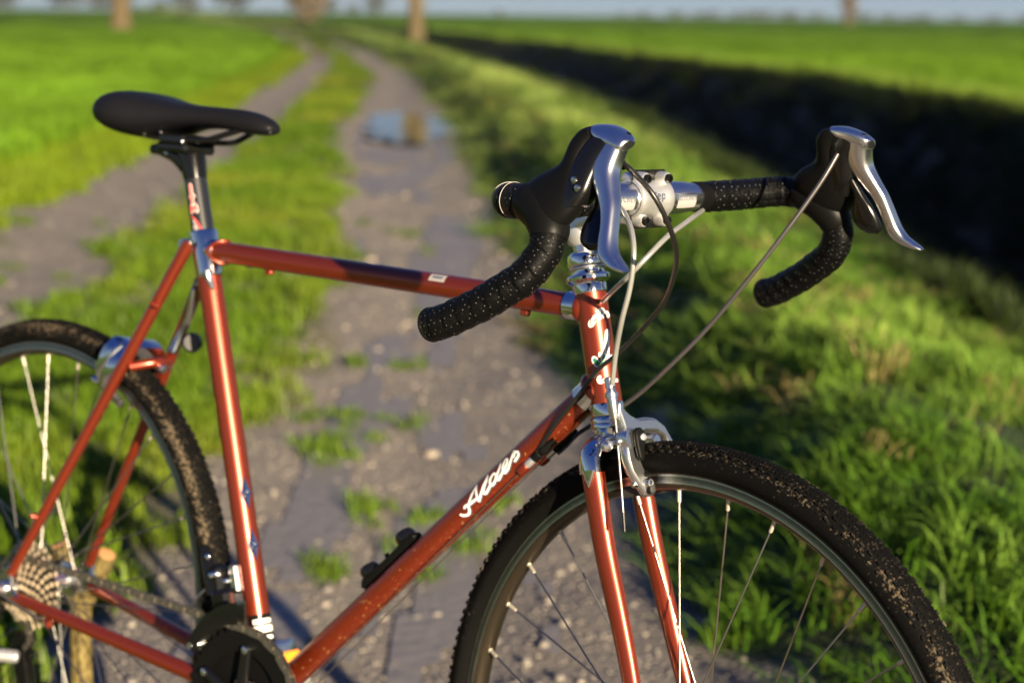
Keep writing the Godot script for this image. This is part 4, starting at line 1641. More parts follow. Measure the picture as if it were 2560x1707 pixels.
func build_fork() -> void:
	var f := group_node("fork", bike, t_steer)
	for s in [1.0, -1.0]:
		var mb := MB.new()
		var path := smooth([head(0.0, 0.322, s * 0.0325), head(0.002, 0.25, s * 0.0335), head(0.008, 0.19, s * 0.0342), head(0.013, 0.14, s * 0.0352), head(0.018, 0.09, s * 0.0385), head(0.027, 0.035, s * 0.0455), head(0.035, 0.0, s * 0.0495)], 5)
		var rad := []
		for k in path.size():
			var t := float(k) / (path.size() - 1)
			rad.append(Vector2(lerpf(0.0125, 0.0065, pow(t, 1.3)), lerpf(0.0102, 0.0062, t)))
		sweep(mb, path, rad, 24, true, FW)
		obj("blade", mb, mats["paint"], f)
		mb = MB.new()
		plate(mb, Transform3D(Basis(), FRONT + Vector3(0, 0, s * 0.0495)), PackedVector2Array([Vector2(-0.012, -0.008), Vector2(0.010, -0.010), Vector2(0.010, 0.006), Vector2(-0.004, 0.016), Vector2(-0.014, 0.012)]), 0.006, 0.001)
		obj("fork_end", mb, mats["chrome"], f)
	# chromed crown with sloping shoulders ending in points on the blades
	var cm := MB.new()
	var cp := smooth([head(0.0, 0.321, 0.0338), head(0.0, 0.331, 0.0332), head(0.0, 0.3405, 0.0300), head(0.0, 0.3490, 0.0185), head(0.0, 0.3520, 0.0), head(0.0, 0.3490, -0.0185), head(0.0, 0.3405, -0.0300), head(0.0, 0.331, -0.0332), head(0.0, 0.321, -0.0338)], 4)
	var cr := []
	for k in cp.size():
		var t := absf(k / (cp.size() - 1.0) * 2.0 - 1.0)
		cr.append(Vector2(lerpf(0.0128, 0.0132, t), lerpf(0.0092, 0.0110, t)))
	sweep(cm, cp, cr, 24, true, FW)
	obj("crown", cm, mats["chrome"], f)
	cm = MB.new()
	lathe(cm, AX0, UP_H, [Vector2(0.0135, 0.352), Vector2(0.0150, 0.358), Vector2(0.0168, 0.3620), Vector2(0.0185, 0.3635), Vector2(0.0188, 0.3665), Vector2(0.0176, 0.3685), Vector2(0.0184, 0.3692), Vector2(0.0184, 0.3725), Vector2(0.0172, 0.3745)], 40)
	obj("lower_headset", cm, mats["chrome"], f)
	for s in [1.0, -1.0]:
		cm = MB.new()
		sweep(cm, PackedVector3Array([head(0.0045, 0.324, s * 0.0432), head(0.0040, 0.315, s * 0.0438), head(0.003, 0.308, s * 0.0440)]), [Vector2(0.0085, 0.003), Vector2(0.005, 0.0026), Vector2(0.0008, 0.001)], 12, true, FW)
		obj("crown_tang", cm, mats["chrome"], f)
	# upper headset: cup, washer, hexagonal locknut
	cm = MB.new()
	lathe(cm, AX0, UP_H, [Vector2(0.0168, 0.5062), Vector2(0.0178, 0.5080), Vector2(0.0222, 0.5105), Vector2(0.0226, 0.5135), Vector2(0.0210, 0.5158), Vector2(0.0172, 0.5170), Vector2(0.0166, 0.5200), Vector2(0.0172, 0.5215)], 44)
	obj("upper_headset", cm, mats["chrome"], f)
	cm = MB.new()
	lathe(cm, AX0, UP_H, [Vector2(0.0120, 0.5215), Vector2(0.0176, 0.5220), Vector2(0.0180, 0.5232), Vector2(0.0176, 0.5242), Vector2(0.0120, 0.5245)], 44)
	obj("washer", cm, mats["polished"], f)
	cm = MB.new()
	lathe(cm, AX0, UP_H, [Vector2(0.0125, 0.5248), Vector2(0.0178, 0.5252), Vector2(0.0186, 0.5275), Vector2(0.0186, 0.5335), Vector2(0.0176, 0.5368), Vector2(0.0150, 0.5392), Vector2(0.0116, 0.5398)], 8)
	obj("locknut", cm, mats["chrome"], f)


func build_bar() -> void:
	var st := group_node("stem", bike, t_steer)
	var mb := MB.new()
	lathe(mb, AX0, UP_H, [Vector2(0.0110, 0.500), Vector2(0.0110, 0.552)], 32)
	obj("quill", mb, mats["polished"], st)
	mb = MB.new()
	sweep(mb, smooth([head(-0.013, 0.566), head(0.0, 0.5665), head(0.030, 0.5695), head(0.062, 0.572), head(0.072, 0.5728)], 4), [0.0120, 0.0148, 0.0158, 0.0160, 0.0160, 0.0158, 0.0155, 0.0152, 0.0150, 0.0149, 0.0148, 0.0148, 0.0148, 0.015, 0.015, 0.015, 0.015], 28)
	lathe(mb, AX0, UP_H, [Vector2(0.0112, 0.546), Vector2(0.0150, 0.549), Vector2(0.0168, 0.556), Vector2(0.0168, 0.574), Vector2(0.0150, 0.5815), Vector2(0.0085, 0.5835), Vector2(0.006, 0.580), Vector2(0.0, 0.580)], 32)
	obj("extension", mb, mats["satin"], st)
	# clamp and faceplate around the bar, four black bolts
	mb = MB.new()
	var sec := []
	for q in [[-0.0225, 0.0165], [-0.0218, 0.0190], [-0.0190, 0.0200], [-0.0130, 0.0198], [-0.008, 0.0183], [0.0, 0.0178], [0.008, 0.0183], [0.0130, 0.0198], [0.0190, 0.0200], [0.0218, 0.0190], [0.0225, 0.0165]]:
		sec.append(Vector2(q[1], q[0]))
	lathe(mb, Vector3.ZERO, Vector3(0, 0, 1), sec, 40)
	for sy in [1.0, -1.0]:
		for sz in [1.0, -1.0]:
			sweep(mb, smooth([Vector3(-0.012, sy * 0.0190, sz * 0.0150), Vector3(0.004, sy * 0.0200, sz * 0.0150), Vector3(0.0145, sy * 0.0200, sz * 0.0150)], 3), [0.0056, 0.0060, 0.0062, 0.0064, 0.0064, 0.0062, 0.0056], 16)
	var clamp_part := obj("bar_clamp", mb, mats["satin"], bike, t_bar)
	for sy in [1.0, -1.0]:
		for sz in [1.0, -1.0]:
			mb = MB.new()
			lathe(mb, Vector3(0.0135, sy * 0.0200, sz * 0.0150), Vector3(1, 0, 0), [Vector2(0.0044, 0), Vector2(0.0044, 0.0042), Vector2(0.0038, 0.0050), Vector2(0.0022, 0.0050), Vector2(0.0020, 0.0025), Vector2(0, 0.0025)], 16)
			obj("clamp_bolt", mb, mats["gloss_black"], clamp_part)
	# seam between faceplate and clamp body
	mb = MB.new()
	for sy in [1.0, -1.0]:
		box(mb, Transform3D(Basis(), Vector3(0.0035, sy * 0.0205, 0)), Vector3(0.0012, 0.0150, 0.0452), 0.0)
	obj("clamp_gap", mb, mats["gloss_black"], clamp_part)
	# bare centre of the handlebar with its two maker labels
	mb = MB.new()
	lathe(mb, Vector3.ZERO, Vector3(0, 0, 1), [Vector2(0.0120, -0.110), Vector2(0.0122, -0.090), Vector2(0.0140, -0.066), Vector2(0.0156, -0.050), Vector2(0.0159, -0.040), Vector2(0.0159, 0.040), Vector2(0.0156, 0.050), Vector2(0.0140, 0.066), Vector2(0.0122, 0.090), Vector2(0.0120, 0.110)], 40)
	var hb := obj("handlebar", mb, mats["polished"], bike, t_bar)
	for q in [[-0.0440, "RITCHEY"], [0.0440, "RITCHEY"]]:
		mb = MB.new()
		bar_patch(mb, q[0], 0.0275, 0.0163, 34.0, 72.0, -14.0)
		obj("bar_label", mb, mats["label_pale"], hb)
		obj("bar_lettering", wrapped_text(q[1], 0.0052, q[0], 0.01655, 3.0, 0.0010), mats["grey_print"], hb)
	obj("clamp_lettering", wrapped_text("Zepp", 0.0075, -0.004, 0.0184, 12.0, 0.0008), mats["dark_print"], hb)
	# wrapped tape, both halves
	for s in [1.0, -1.0]:
		var ctrl := [Vector3(0, 0, s * 0.086), Vector3(0, 0.0002, s * 0.120), Vector3(0, 0.001, s * 0.150), Vector3(0.001, 0.002, s * 0.172), Vector3(0.010, 0.0035, s * 0.1865), Vector3(0.026, 0.0042, s * 0.1915), Vector3(0.045, 0.0030, s * 0.1925), Vector3(0.0620, -0.0040, s * 0.1950), Vector3(0.0735, -0.0155, s * 0.1990), Vector3(0.0772, -0.0295, s * 0.2044), Vector3(0.0730, -0.0435, s * 0.2098), Vector3(0.0615, -0.0585, s * 0.2155), Vector3(0.0435, -0.0705, s * 0.2203), Vector3(0.0210, -0.0845, s * 0.2257), Vector3(0.0, -0.0950, s * 0.2300), Vector3(-0.0185, -0.1040, s * 0.2332), Vector3(-0.0355, -0.1092, s * 0.2350)]
		var path := smooth(ctrl, 16)
		var fr := frames(path, Vector3.UP)
		var rows := []
		var run := 0.0
		var seg := 40
		for k in path.size():
			if k:
				run += path[k].distance_to(path[k - 1])
			var row := PackedVector3Array()
			var taper := smoothstep(0.0, 0.004, run)
			for j in seg:
				var a := TAU * j / seg
				# each turn of tape overlaps the one before: a small step running round in a helix
				var turn := fposmod(run / 0.0165 + a / TAU * s, 1.0)
				var r := 0.0148 + 0.0011 * turn * taper + 0.00025 * noise.get_noise_3d(path[k].x * 300.0, path[k].y * 300.0, path[k].z * 300.0 + a)
				row.append(path[k] + fr[k][1] * cos(a) * r + fr[k][2] * sin(a) * r)
			rows.append(row)
		mb = MB.new()
		mb.grid(rows, true)
		var tp := obj("handlebar_tape", mb, mats["tape"], bike, t_bar)
		for k in ([62, 74] if s > 0.0 else []):
			mb = MB.new()
			var edge_ring := PackedVector3Array()
			for j in 41:
				var a := TAU * j / 40
				edge_ring.append(path[k] + fr[k][0] * 0.002 * sin(a) + fr[k][1] * cos(a) * 0.0160 + fr[k][2] * sin(a) * 0.0160)
			sweep(mb, edge_ring, 0.00035, 6, false)
			obj("tape_edge", mb, mats["label_pale"], tp)
		mb = MB.new()
		var tend: Vector3 = fr[-1][0]
		lathe(mb, path[-1] - tend * 0.001, tend, [Vector2(0.0152, 0), Vector2(0.0160, 0.0012), Vector2(0.0152, 0.0034), Vector2(0.010, 0.0046), Vector2(0, 0.005)], 32)
		obj("end_plug", mb, mats["matt_black"], tp)
		mb = MB.new()
		var fin := []
		for k in 9:
			fin.append(Vector2(0.0146 + (0.0005 if k % 2 else 0.0) + (0.0 if k < 8 else -0.0006), 0.070 + k * 0.0021))
		fin.push_front(Vector2(0.0125, 0.0700))
		lathe(mb, Vector3.ZERO, Vector3(0, 0, s), fin, 36)
		obj("finishing_tape", mb, mats["rubber_black"], tp)


func bar_patch(mb: MB, z: float, long: float, r: float, _w: float, span: float, mid: float) -> void:
	# a rounded rectangle lying on the bar, facing forward
	var rows := []
	for k in 13:
		var t := -1.0 + k / 6.0
		var row := PackedVector3Array()
		var end := pow(absf(t), 8.0)
		for j in 5:
			var zz := z + long / 2.0 * (j / 2.0 - 1.0) * (1.0 - 0.10 * end)
			var a := deg_to_rad(mid + t * span * 0.28)
			var rr := r - 0.0009 * smoothstep(0.040, 0.060, absf(zz))
			row.append(Vector3(cos(a) * rr, sin(a) * rr, zz))
		rows.append(row)
	mb.grid(rows, false, false, 1.0, 1.0, Vector3(1, 0, 0))


func wrapped_text(words: String, size: float, z: float, r: float, mid: float, depth: float) -> ArrayMesh:
	var tm := TextMesh.new()
	var font := SystemFont.new()
	font.font_names = PackedStringArray(["Droid Sans"])
	font.font_weight = 700
	tm.font = font
	tm.text = words
	tm.font_size = 64
	tm.pixel_size = size / 64.0 * 1.35
	tm.depth = depth * 0.3
	tm.curve_step = 2.0
	var arr := tm.surface_get_arrays(0)
	var v: PackedVector3Array = arr[Mesh.ARRAY_VERTEX]
	var n: PackedVector3Array = arr[Mesh.ARRAY_NORMAL]
	for k in v.size():
		var a := deg_to_rad(mid) + v[k].y / r
		var d := Vector3(cos(a), sin(a), 0)
		var zz := z - v[k].x
		var rr := r + v[k].z - 0.0009 * smoothstep(0.040, 0.060, absf(zz)) * (1.0 if r < 0.018 else 0.0)
		v[k] = d * rr + Vector3(0, 0, zz)
		n[k] = (d * n[k].z + Vector3(-sin(a), cos(a), 0) * n[k].y + Vector3(0, 0, -n[k].x)).normalized()
	arr[Mesh.ARRAY_VERTEX] = v
	arr[Mesh.ARRAY_NORMAL] = n
	var m := ArrayMesh.new()
	m.add_surface_from_arrays(Mesh.PRIMITIVE_TRIANGLES, arr)
	return m


func build_lever(s: float) -> void:
	var o := group_node("brake_lever" if s > 0.0 else "brake_lever_001", bike, t_bar)
	var zm := func(h: float) -> float: return s * (0.193 - 0.385 * h)
	# rubber hood: collar on the bar and a horn rising from it
	var mb := MB.new()
	var bar := smooth([Vector3(0.036, 0.0037, s * 0.1921), Vector3(0.045, 0.0030, s * 0.1925), Vector3(0.0620, -0.0040, s * 0.1950), Vector3(0.0735, -0.0155, s * 0.1990), Vector3(0.0765, -0.0245, s * 0.2025)], 5)
	var br := []
	for k in bar.size():
		var t := float(k) / (bar.size() - 1)
		br.append(0.0162 + 0.0028 * sin(PI * clampf(t, 0.0, 1.0)))
	sweep(mb, bar, br, 28)
	loft(mb, [[0.0350, 0.0130, 0.0840, -0.0180, 0.0165], [0.0370, 0.0205, 0.0905, -0.0125, 0.0186], [0.0480, 0.0290, 0.0985, -0.0030, 0.0182], [0.0600, 0.0345, 0.1030, 0.0080, 0.0170], [0.0700, 0.0405, 0.1010, 0.0200, 0.0162], [0.0742, 0.0490, 0.0985, 0.0320, 0.0160], [0.0768, 0.0605, 0.0975, 0.0440, 0.0164], [0.0850, 0.0698, 0.1000, 0.0540, 0.0164], [0.0950, 0.0722, 0.1030, 0.0600, 0.0150]], zm, 0.85, 28, 4)
	obj("hood", mb, mats["rubber_black"], o)
	# glossy shifter body in front of the hood
	mb = MB.new()
	loft(mb, [[0.0860, 0.0000, 0.1080, 0.0060, 0.0125], [0.0840, 0.0110, 0.1130, 0.0160, 0.0150], [0.0830, 0.0250, 0.1150, 0.0290, 0.0158], [0.0830, 0.0400, 0.1180, 0.0430, 0.0152], [0.0880, 0.0560, 0.1240, 0.0560, 0.0142], [0.0970, 0.0690, 0.1250, 0.0650, 0.0120]], zm, 0.8, 24, 4)
	var body := obj("shifter_body", mb, mats["gloss_black"], o)
	mb = MB.new()
	for q in [[0.1010, 0.0268], [0.1075, 0.0205]]:
		lathe(mb, Vector3(q[0], q[1], zm.call(q[1]) + s * 0.0145), Vector3(0, 0, s), [Vector2(0.0030, 0), Vector2(0.0030, 0.0022), Vector2(0.0018, 0.0028), Vector2(0, 0.0028)], 12)
	obj("pivot_pin", mb, mats["steel"], body)
	# silver cap on the crown of the lever
	mb = MB.new()
	loft(mb, [[0.0960, 0.0733, 0.1060, 0.0600, 0.0130], [0.1020, 0.0738, 0.1120, 0.0575, 0.0134], [0.1110, 0.0734, 0.1200, 0.0550, 0.0128], [0.1205, 0.0712, 0.1270, 0.0530, 0.0118], [0.1290, 0.0678, 0.1320, 0.0520, 0.0104], [0.1355, 0.0635, 0.1350, 0.0540, 0.0080], [0.1375, 0.0612, 0.1368, 0.0585, 0.0036]], zm, 0.8, 28, 4)
	var cap_part := obj("lever_cap", mb, mats["polished"], o)
	mb = MB.new()
	lathe(mb, Vector3(0.1310, 0.0668, zm.call(0.0668) - s * 0.002), Vector3(0.6, 0.8, 0), [Vector2(0.0022, -0.003), Vector2(0.0022, 0.0002), Vector2(0, 0.0004)], 12)
	obj("cap_screw", mb, mats["gloss_black"], cap_part)
	# the silver blade
	mb = MB.new()
	loft(mb, [[0.1060, 0.0600, 0.1350, 0.0580, 0.0108], [0.1010, 0.0460, 0.1325, 0.0500, 0.0112], [0.1095, 0.0310, 0.1315, 0.0365, 0.0105], [0.1195, 0.0175, 0.1372, 0.0225, 0.0090], [0.1285, 0.0060, 0.1438, 0.0096, 0.0080], [0.1345, -0.0063, 0.1483, -0.0050, 0.0078], [0.1378, -0.0200, 0.1530, -0.0208, 0.0080], [0.1420, -0.0310, 0.1589, -0.0301, 0.0080], [0.1510, -0.0380, 0.1665, -0.0355, 0.0074], [0.1625, -0.0418, 0.1725, -0.0395, 0.0064], [0.1730, -0.0437, 0.1760, -0.0422, 0.0036]], zm, 0.72, 28, 5)
	obj("blade", mb, mats["polished"], o)
	# black shift paddle tucked behind the blade
	mb = MB.new()
	loft(mb, [[0.1080, 0.0200, 0.1150, 0.0220, 0.0040], [0.1130, 0.0060, 0.1230, 0.0070, 0.0050], [0.1090, -0.0030, 0.1300, -0.0040, 0.0060], [0.1060, -0.0140, 0.1350, -0.0160, 0.0068], [0.1090, -0.0240, 0.1360, -0.0250, 0.0066], [0.1190, -0.0305, 0.1320, -0.0300, 0.0030]], func(h: float) -> float: return zm.call(h) - s * 0.008, 0.8, 20, 4)
	obj("shift_paddle", mb, mats["gloss_black"], o)


func housing(called: String, pts: Array, r: float, m: Material, tip = null) -> Node3D:
	var mb := MB.new()
	sweep(mb, smooth(pts, 8), r, 12, true)
	var o := obj(called, mb, m, bike)
	if tip != null:
		var e := MB.new()
		var d: Vector3 = (pts[1] - pts[0]).normalized()
		var prof := [Vector2(r * 1.2, -0.004), Vector2(r * 1.9, -0.003)]
		for k in 6:
			prof.append(Vector2(r * (1.9 if k % 2 == 0 else 1.55), 0.001 + k * 0.0024))
		prof.append(Vector2(r * 1.05, 0.017))
		lathe(e, pts[0], d, prof, 14)
		obj("cable_boot", e, tip, o)
	return o


func build_cables() -> void:
	var blk: Material = mats["housing_black"]
	housing("shift_cable", [Vector3(0.966, 0.9385, 0.1870), Vector3(0.9726, 0.9343, 0.1906), Vector3(0.985, 0.9297, 0.1941), Vector3(1.007, 0.9121, 0.1916), Vector3(1.0144, 0.8905, 0.1754), Vector3(1.0078, 0.8651, 0.145), Vector3(0.982, 0.8411, 0.1041), Vector3(0.9449, 0.8129, 0.0596), Vector3(0.9071, 0.7842, 0.0330), Vector3(0.8804, 0.7601, 0.0255), Vector3(0.8545, 0.738, 0.0235), Vector3(0.8335, 0.7113, 0.0205), Vector3(0.8056, 0.6768, 0.0175), Vector3(0.7780, 0.6385, 0.0110)], 0.0023, blk, mats["matt_black"])
	housing("shift_cable", [Vector3(1.0252, 0.967, -0.0945), Vector3(1.0153, 0.937, -0.0837), Vector3(0.9918, 0.8863, -0.0667), Vector3(0.9578, 0.8286, -0.0535), Vector3(0.9251, 0.7837, -0.049), Vector3(0.8938, 0.748, -0.0464), Vector3(0.8562, 0.7125, -0.0500), Vector3(0.8284, 0.6899, -0.0480), Vector3(0.8080, 0.6740, -0.0420), Vector3(0.7971, 0.6627, -0.0330), Vector3(0.7950, 0.6517, -0.0190), Vector3(0.7930, 0.6441, -0.0090)], 0.0023, mats["housing_grey"])
	housing("brake_cable", [Vector3(0.8838, 0.8998, 0.0598), Vector3(0.907, 0.8912, 0.0808), Vector3(0.9283, 0.8757, 0.0977), Vector3(0.938, 0.8545, 0.105), Vector3(0.936, 0.8254, 0.1032), Vector3(0.9283, 0.7954, 0.0996), Vector3(0.9164, 0.7644, 0.0866), Vector3(0.9100, 0.7330, 0.0780)], 0.0026, mats["braid"])
	housing("brake_cable", [Vector3(0.905, 0.9015, -0.0560), Vector3(0.918, 0.8905, -0.0120), Vector3(0.9250, 0.8740, 0.0330), Vector3(0.9210, 0.8520, 0.0600), Vector3(0.9059, 0.8335, 0.0640), Vector3(0.8819, 0.8194, 0.0485), Vector3(0.8502, 0.8066, 0.0180), Vector3(0.8077, 0.7939, -0.0226), Vector3(0.7674, 0.7790, -0.0300)], 0.0026, mats["braid"])
	# bare shift wires and their stops under the down tube
	var dt := (DT_HEAD - BB).normalized()
	var e := Vector3(0, 0, 1).cross(dt)
	for s in [1.0, -1.0]:
		var base := BB + dt * (0.474 if s > 0.0 else 0.488) - e * 0.0125 + Vector3(0, 0, s * 0.0100)
		var mb := MB.new()
		lathe(mb, base - dt * 0.008, dt, [Vector2(0.0, 0), Vector2(0.0045, 0), Vector2(0.0055, 0.002), Vector2(0.0055, 0.010), Vector2(0.0042, 0.012), Vector2(0, 0.012)], 16)
		var stop := obj("cable_stop", mb, mats["paint"], bike)
		mb = MB.new()
		lathe(mb, base + dt * 0.004, dt, [Vector2(0.0038, 0), Vector2(0.0042, 0.002), Vector2(0.0042, 0.010), Vector2(0.0030, 0.012)], 14)
		obj("adjuster_ring", mb, mats["satin"], stop)
		mb = MB.new()
		lathe(mb, base + dt * 0.015, dt, [Vector2(0.0034, 0), Vector2(0.0052, 0.001), Vector2(0.0052, 0.009), Vector2(0.0038, 0.010), Vector2(0.0038, 0.013), Vector2(0.0058, 0.014), Vector2(0.0058, 0.020), Vector2(0.0034, 0.026), Vector2(0.0026, 0.034)], 16)
		obj("barrel_adjuster", mb, mats["matt_black"], stop)
		mb = MB.new()
		rod(mb, base, BB + Vector3(0.01, -0.026, s * 0.010), 0.0007, 6)
		obj("shift_wire", mb, mats["chain"], bike)


func build_front_brake() -> void:
	var f := group_node("front_brake", bike, t_steer)
	var at := Transform3D(Basis(Vector3(0, 0, 1), UP_H, -FW), head(0.040, 0.0))
	var mb := MB.new()
	plate(mb, at, PackedVector2Array([Vector2(0.0330, 0.3850), Vector2(0.0286, 0.3842), Vector2(0.0235, 0.3775), Vector2(0.0170, 0.3720), Vector2(0.0073, 0.3672), Vector2(-0.0060, 0.3676), Vector2(-0.0182, 0.3660), Vector2(-0.0298, 0.3580), Vector2(-0.0380, 0.3440), Vector2(-0.0400, 0.3250), Vector2(-0.0340, 0.3050), Vector2(-0.0245, 0.2950), Vector2(-0.0190, 0.3010), Vector2(-0.0270, 0.3180), Vector2(-0.0295, 0.3340), Vector2(-0.0249, 0.3470), Vector2(-0.0153, 0.3520), Vector2(-0.0004, 0.3530), Vector2(0.0120, 0.3490), Vector2(0.0215, 0.3440), Vector2(0.0290, 0.3500), Vector2(0.0310, 0.3600), Vector2(0.0340, 0.3720)]), 0.0150, 0.0035)
	obj("caliper_arch", mb, mats["brake_alloy"], f)
	mb = MB.new()
	var arm := Transform3D(at.basis, at.origin + FW * 0.0125)
	plate(mb, arm, PackedVector2Array([Vector2(0.0150, 0.3500), Vector2(0.0225, 0.3430), Vector2(0.0243, 0.3350), Vector2(0.0228, 0.3246), Vector2(0.0160, 0.3090), Vector2(0.0125, 0.2994), Vector2(0.0128, 0.2940), Vector2(0.0160, 0.2908), Vector2(0.0215, 0.2908), Vector2(0.0262, 0.2965), Vector2(0.0325, 0.3050), Vector2(0.0395, 0.3165), Vector2(0.0425, 0.3280), Vector2(0.0425, 0.3400), Vector2(0.0380, 0.3520), Vector2(0.0290, 0.3575), Vector2(0.0190, 0.3565)]), 0.0110, 0.0030)
	obj("caliper_arm", mb, mats["brake_alloy"], f)
	mb = MB.new()
	lathe(mb, head(0.058, 0.3040, 0.0200), FW, [Vector2(0, -0.004), Vector2(0.0050, -0.004), Vector2(0.0050, 0.0015), Vector2(0.0038, 0.004), Vector2(0.0020, 0.004), Vector2(0.0018, 0.002), Vector2(0, 0.002)], 16)
	lathe(mb, head(0.052, 0.3040, 0.0260), Vector3(0, 0, 1), [Vector2(0.0030, -0.004), Vector2(0.0030, 0.008), Vector2(0.0018, 0.010), Vector2(0, 0.010)], 12)
	obj("pad_bolt", mb, mats["chrome"], f)
	mb = MB.new()
	for q in [0.2965, 0.3130]:
		lathe(mb, head(0.0582, q, 0.0205), FW, [Vector2(0, 0.0), Vector2(0.0034, 0.0), Vector2(0.0034, 0.0008), Vector2(0, 0.0009)], 14)
	obj("arm_slot", mb, mats["gloss_black"], f)
	mb = MB.new()
	for s in [1.0, -1.0]:
		box(mb, Transform3D(Basis(FW, UP_H, Vector3(0, 0, 1)), head(0.040, 0.2985, s * 0.0155)), Vector3(0.042, 0.011, 0.0080), 0.0025)
	obj("brake_pad", mb, mats["pad_rubber"], f)
	# barrel, inner wire and its crimped end
	mb = MB.new()
	lathe(mb, head(0.044, 0.3800, 0.0375), UP_H, [Vector2(0.0028, -0.012), Vector2(0.0044, -0.006), Vector2(0.0052, 0.0), Vector2(0.0056, 0.0085), Vector2(0.0066, 0.0092), Vector2(0.0066, 0.0132), Vector2(0.0050, 0.0145), Vector2(0.0044, 0.0180), Vector2(0.0052, 0.0190), Vector2(0.0048, 0.0275), Vector2(0.0030, 0.0290)], 20)
	obj("barrel_adjuster", mb, mats["polished"], f)
	mb = MB.new()
	sweep(mb, smooth([head(0.044, 0.392, 0.0375), head(0.046, 0.362, 0.0395), head(0.046, 0.335, 0.0415), head(0.046, 0.305, 0.0440), head(0.046, 0.276, 0.0470)], 4), 0.0010, 8)
	var wire := obj("brake_wire", mb, mats["steel"], f)
	mb = MB.new()
	rod(mb, head(0.046, 0.280, 0.0466), head(0.046, 0.262, 0.0484), 0.0017, 8, 0.0013)
	obj("wire_end", mb, mats["housing_black"], wire)
	# quick release: polished drum and black lever
	mb = MB.new()
	lathe(mb, head(0.048, 0.3480, 0.0350), FW, [Vector2(0, 0), Vector2(0.0090, 0), Vector2(0.0098, 0.002), Vector2(0.0098, 0.0105), Vector2(0.0086, 0.0125), Vector2(0, 0.0125)], 24)
	lathe(mb, head(0.040, 0.3440, 0.0520), FW, [Vector2(0, 0), Vector2(0.0055, 0), Vector2(0.0060, 0.004), Vector2(0.0035, 0.0075), Vector2(0, 0.0080)], 16)
	obj("release_drum", mb, mats["polished"], f)
	mb = MB.new()
	plate(mb, Transform3D(Basis(Vector3(0, 0, 1), UP_H, -FW), head(0.0635, 0.0)), PackedVector2Array([Vector2(0.0205, 0.3480), Vector2(0.0215, 0.3530), Vector2(0.0260, 0.3570), Vector2(0.0315, 0.3570), Vector2(0.0345, 0.3530), Vector2(0.0352, 0.3480), Vector2(0.0350, 0.3400), Vector2(0.0338, 0.3290), Vector2(0.0300, 0.3250), Vector2(0.0262, 0.3280), Vector2(0.0248, 0.3370), Vector2(0.0220, 0.3430)]), 0.0050, 0.0018)
	var ql := obj("release_lever", mb, mats["matt_black"], f)
	mb = MB.new()
	lathe(mb, head(0.0655, 0.3475, 0.0268), FW, [Vector2(0.0034, 0), Vector2(0.0034, 0.0024), Vector2(0.0022, 0.0032), Vector2(0, 0.0032)], 14)
	obj("lever_pin", mb, mats["satin"], ql)
	mb = MB.new()
	lathe(mb, head(-0.012, 0.3440, 0.0), FW, [Vector2(0.0, 0), Vector2(0.006, 0), Vector2(0.006, 0.07), Vector2(0.0045, 0.072), Vector2(0, 0.072)], 16)
	obj("centre_bolt", mb, mats["polished"], f)


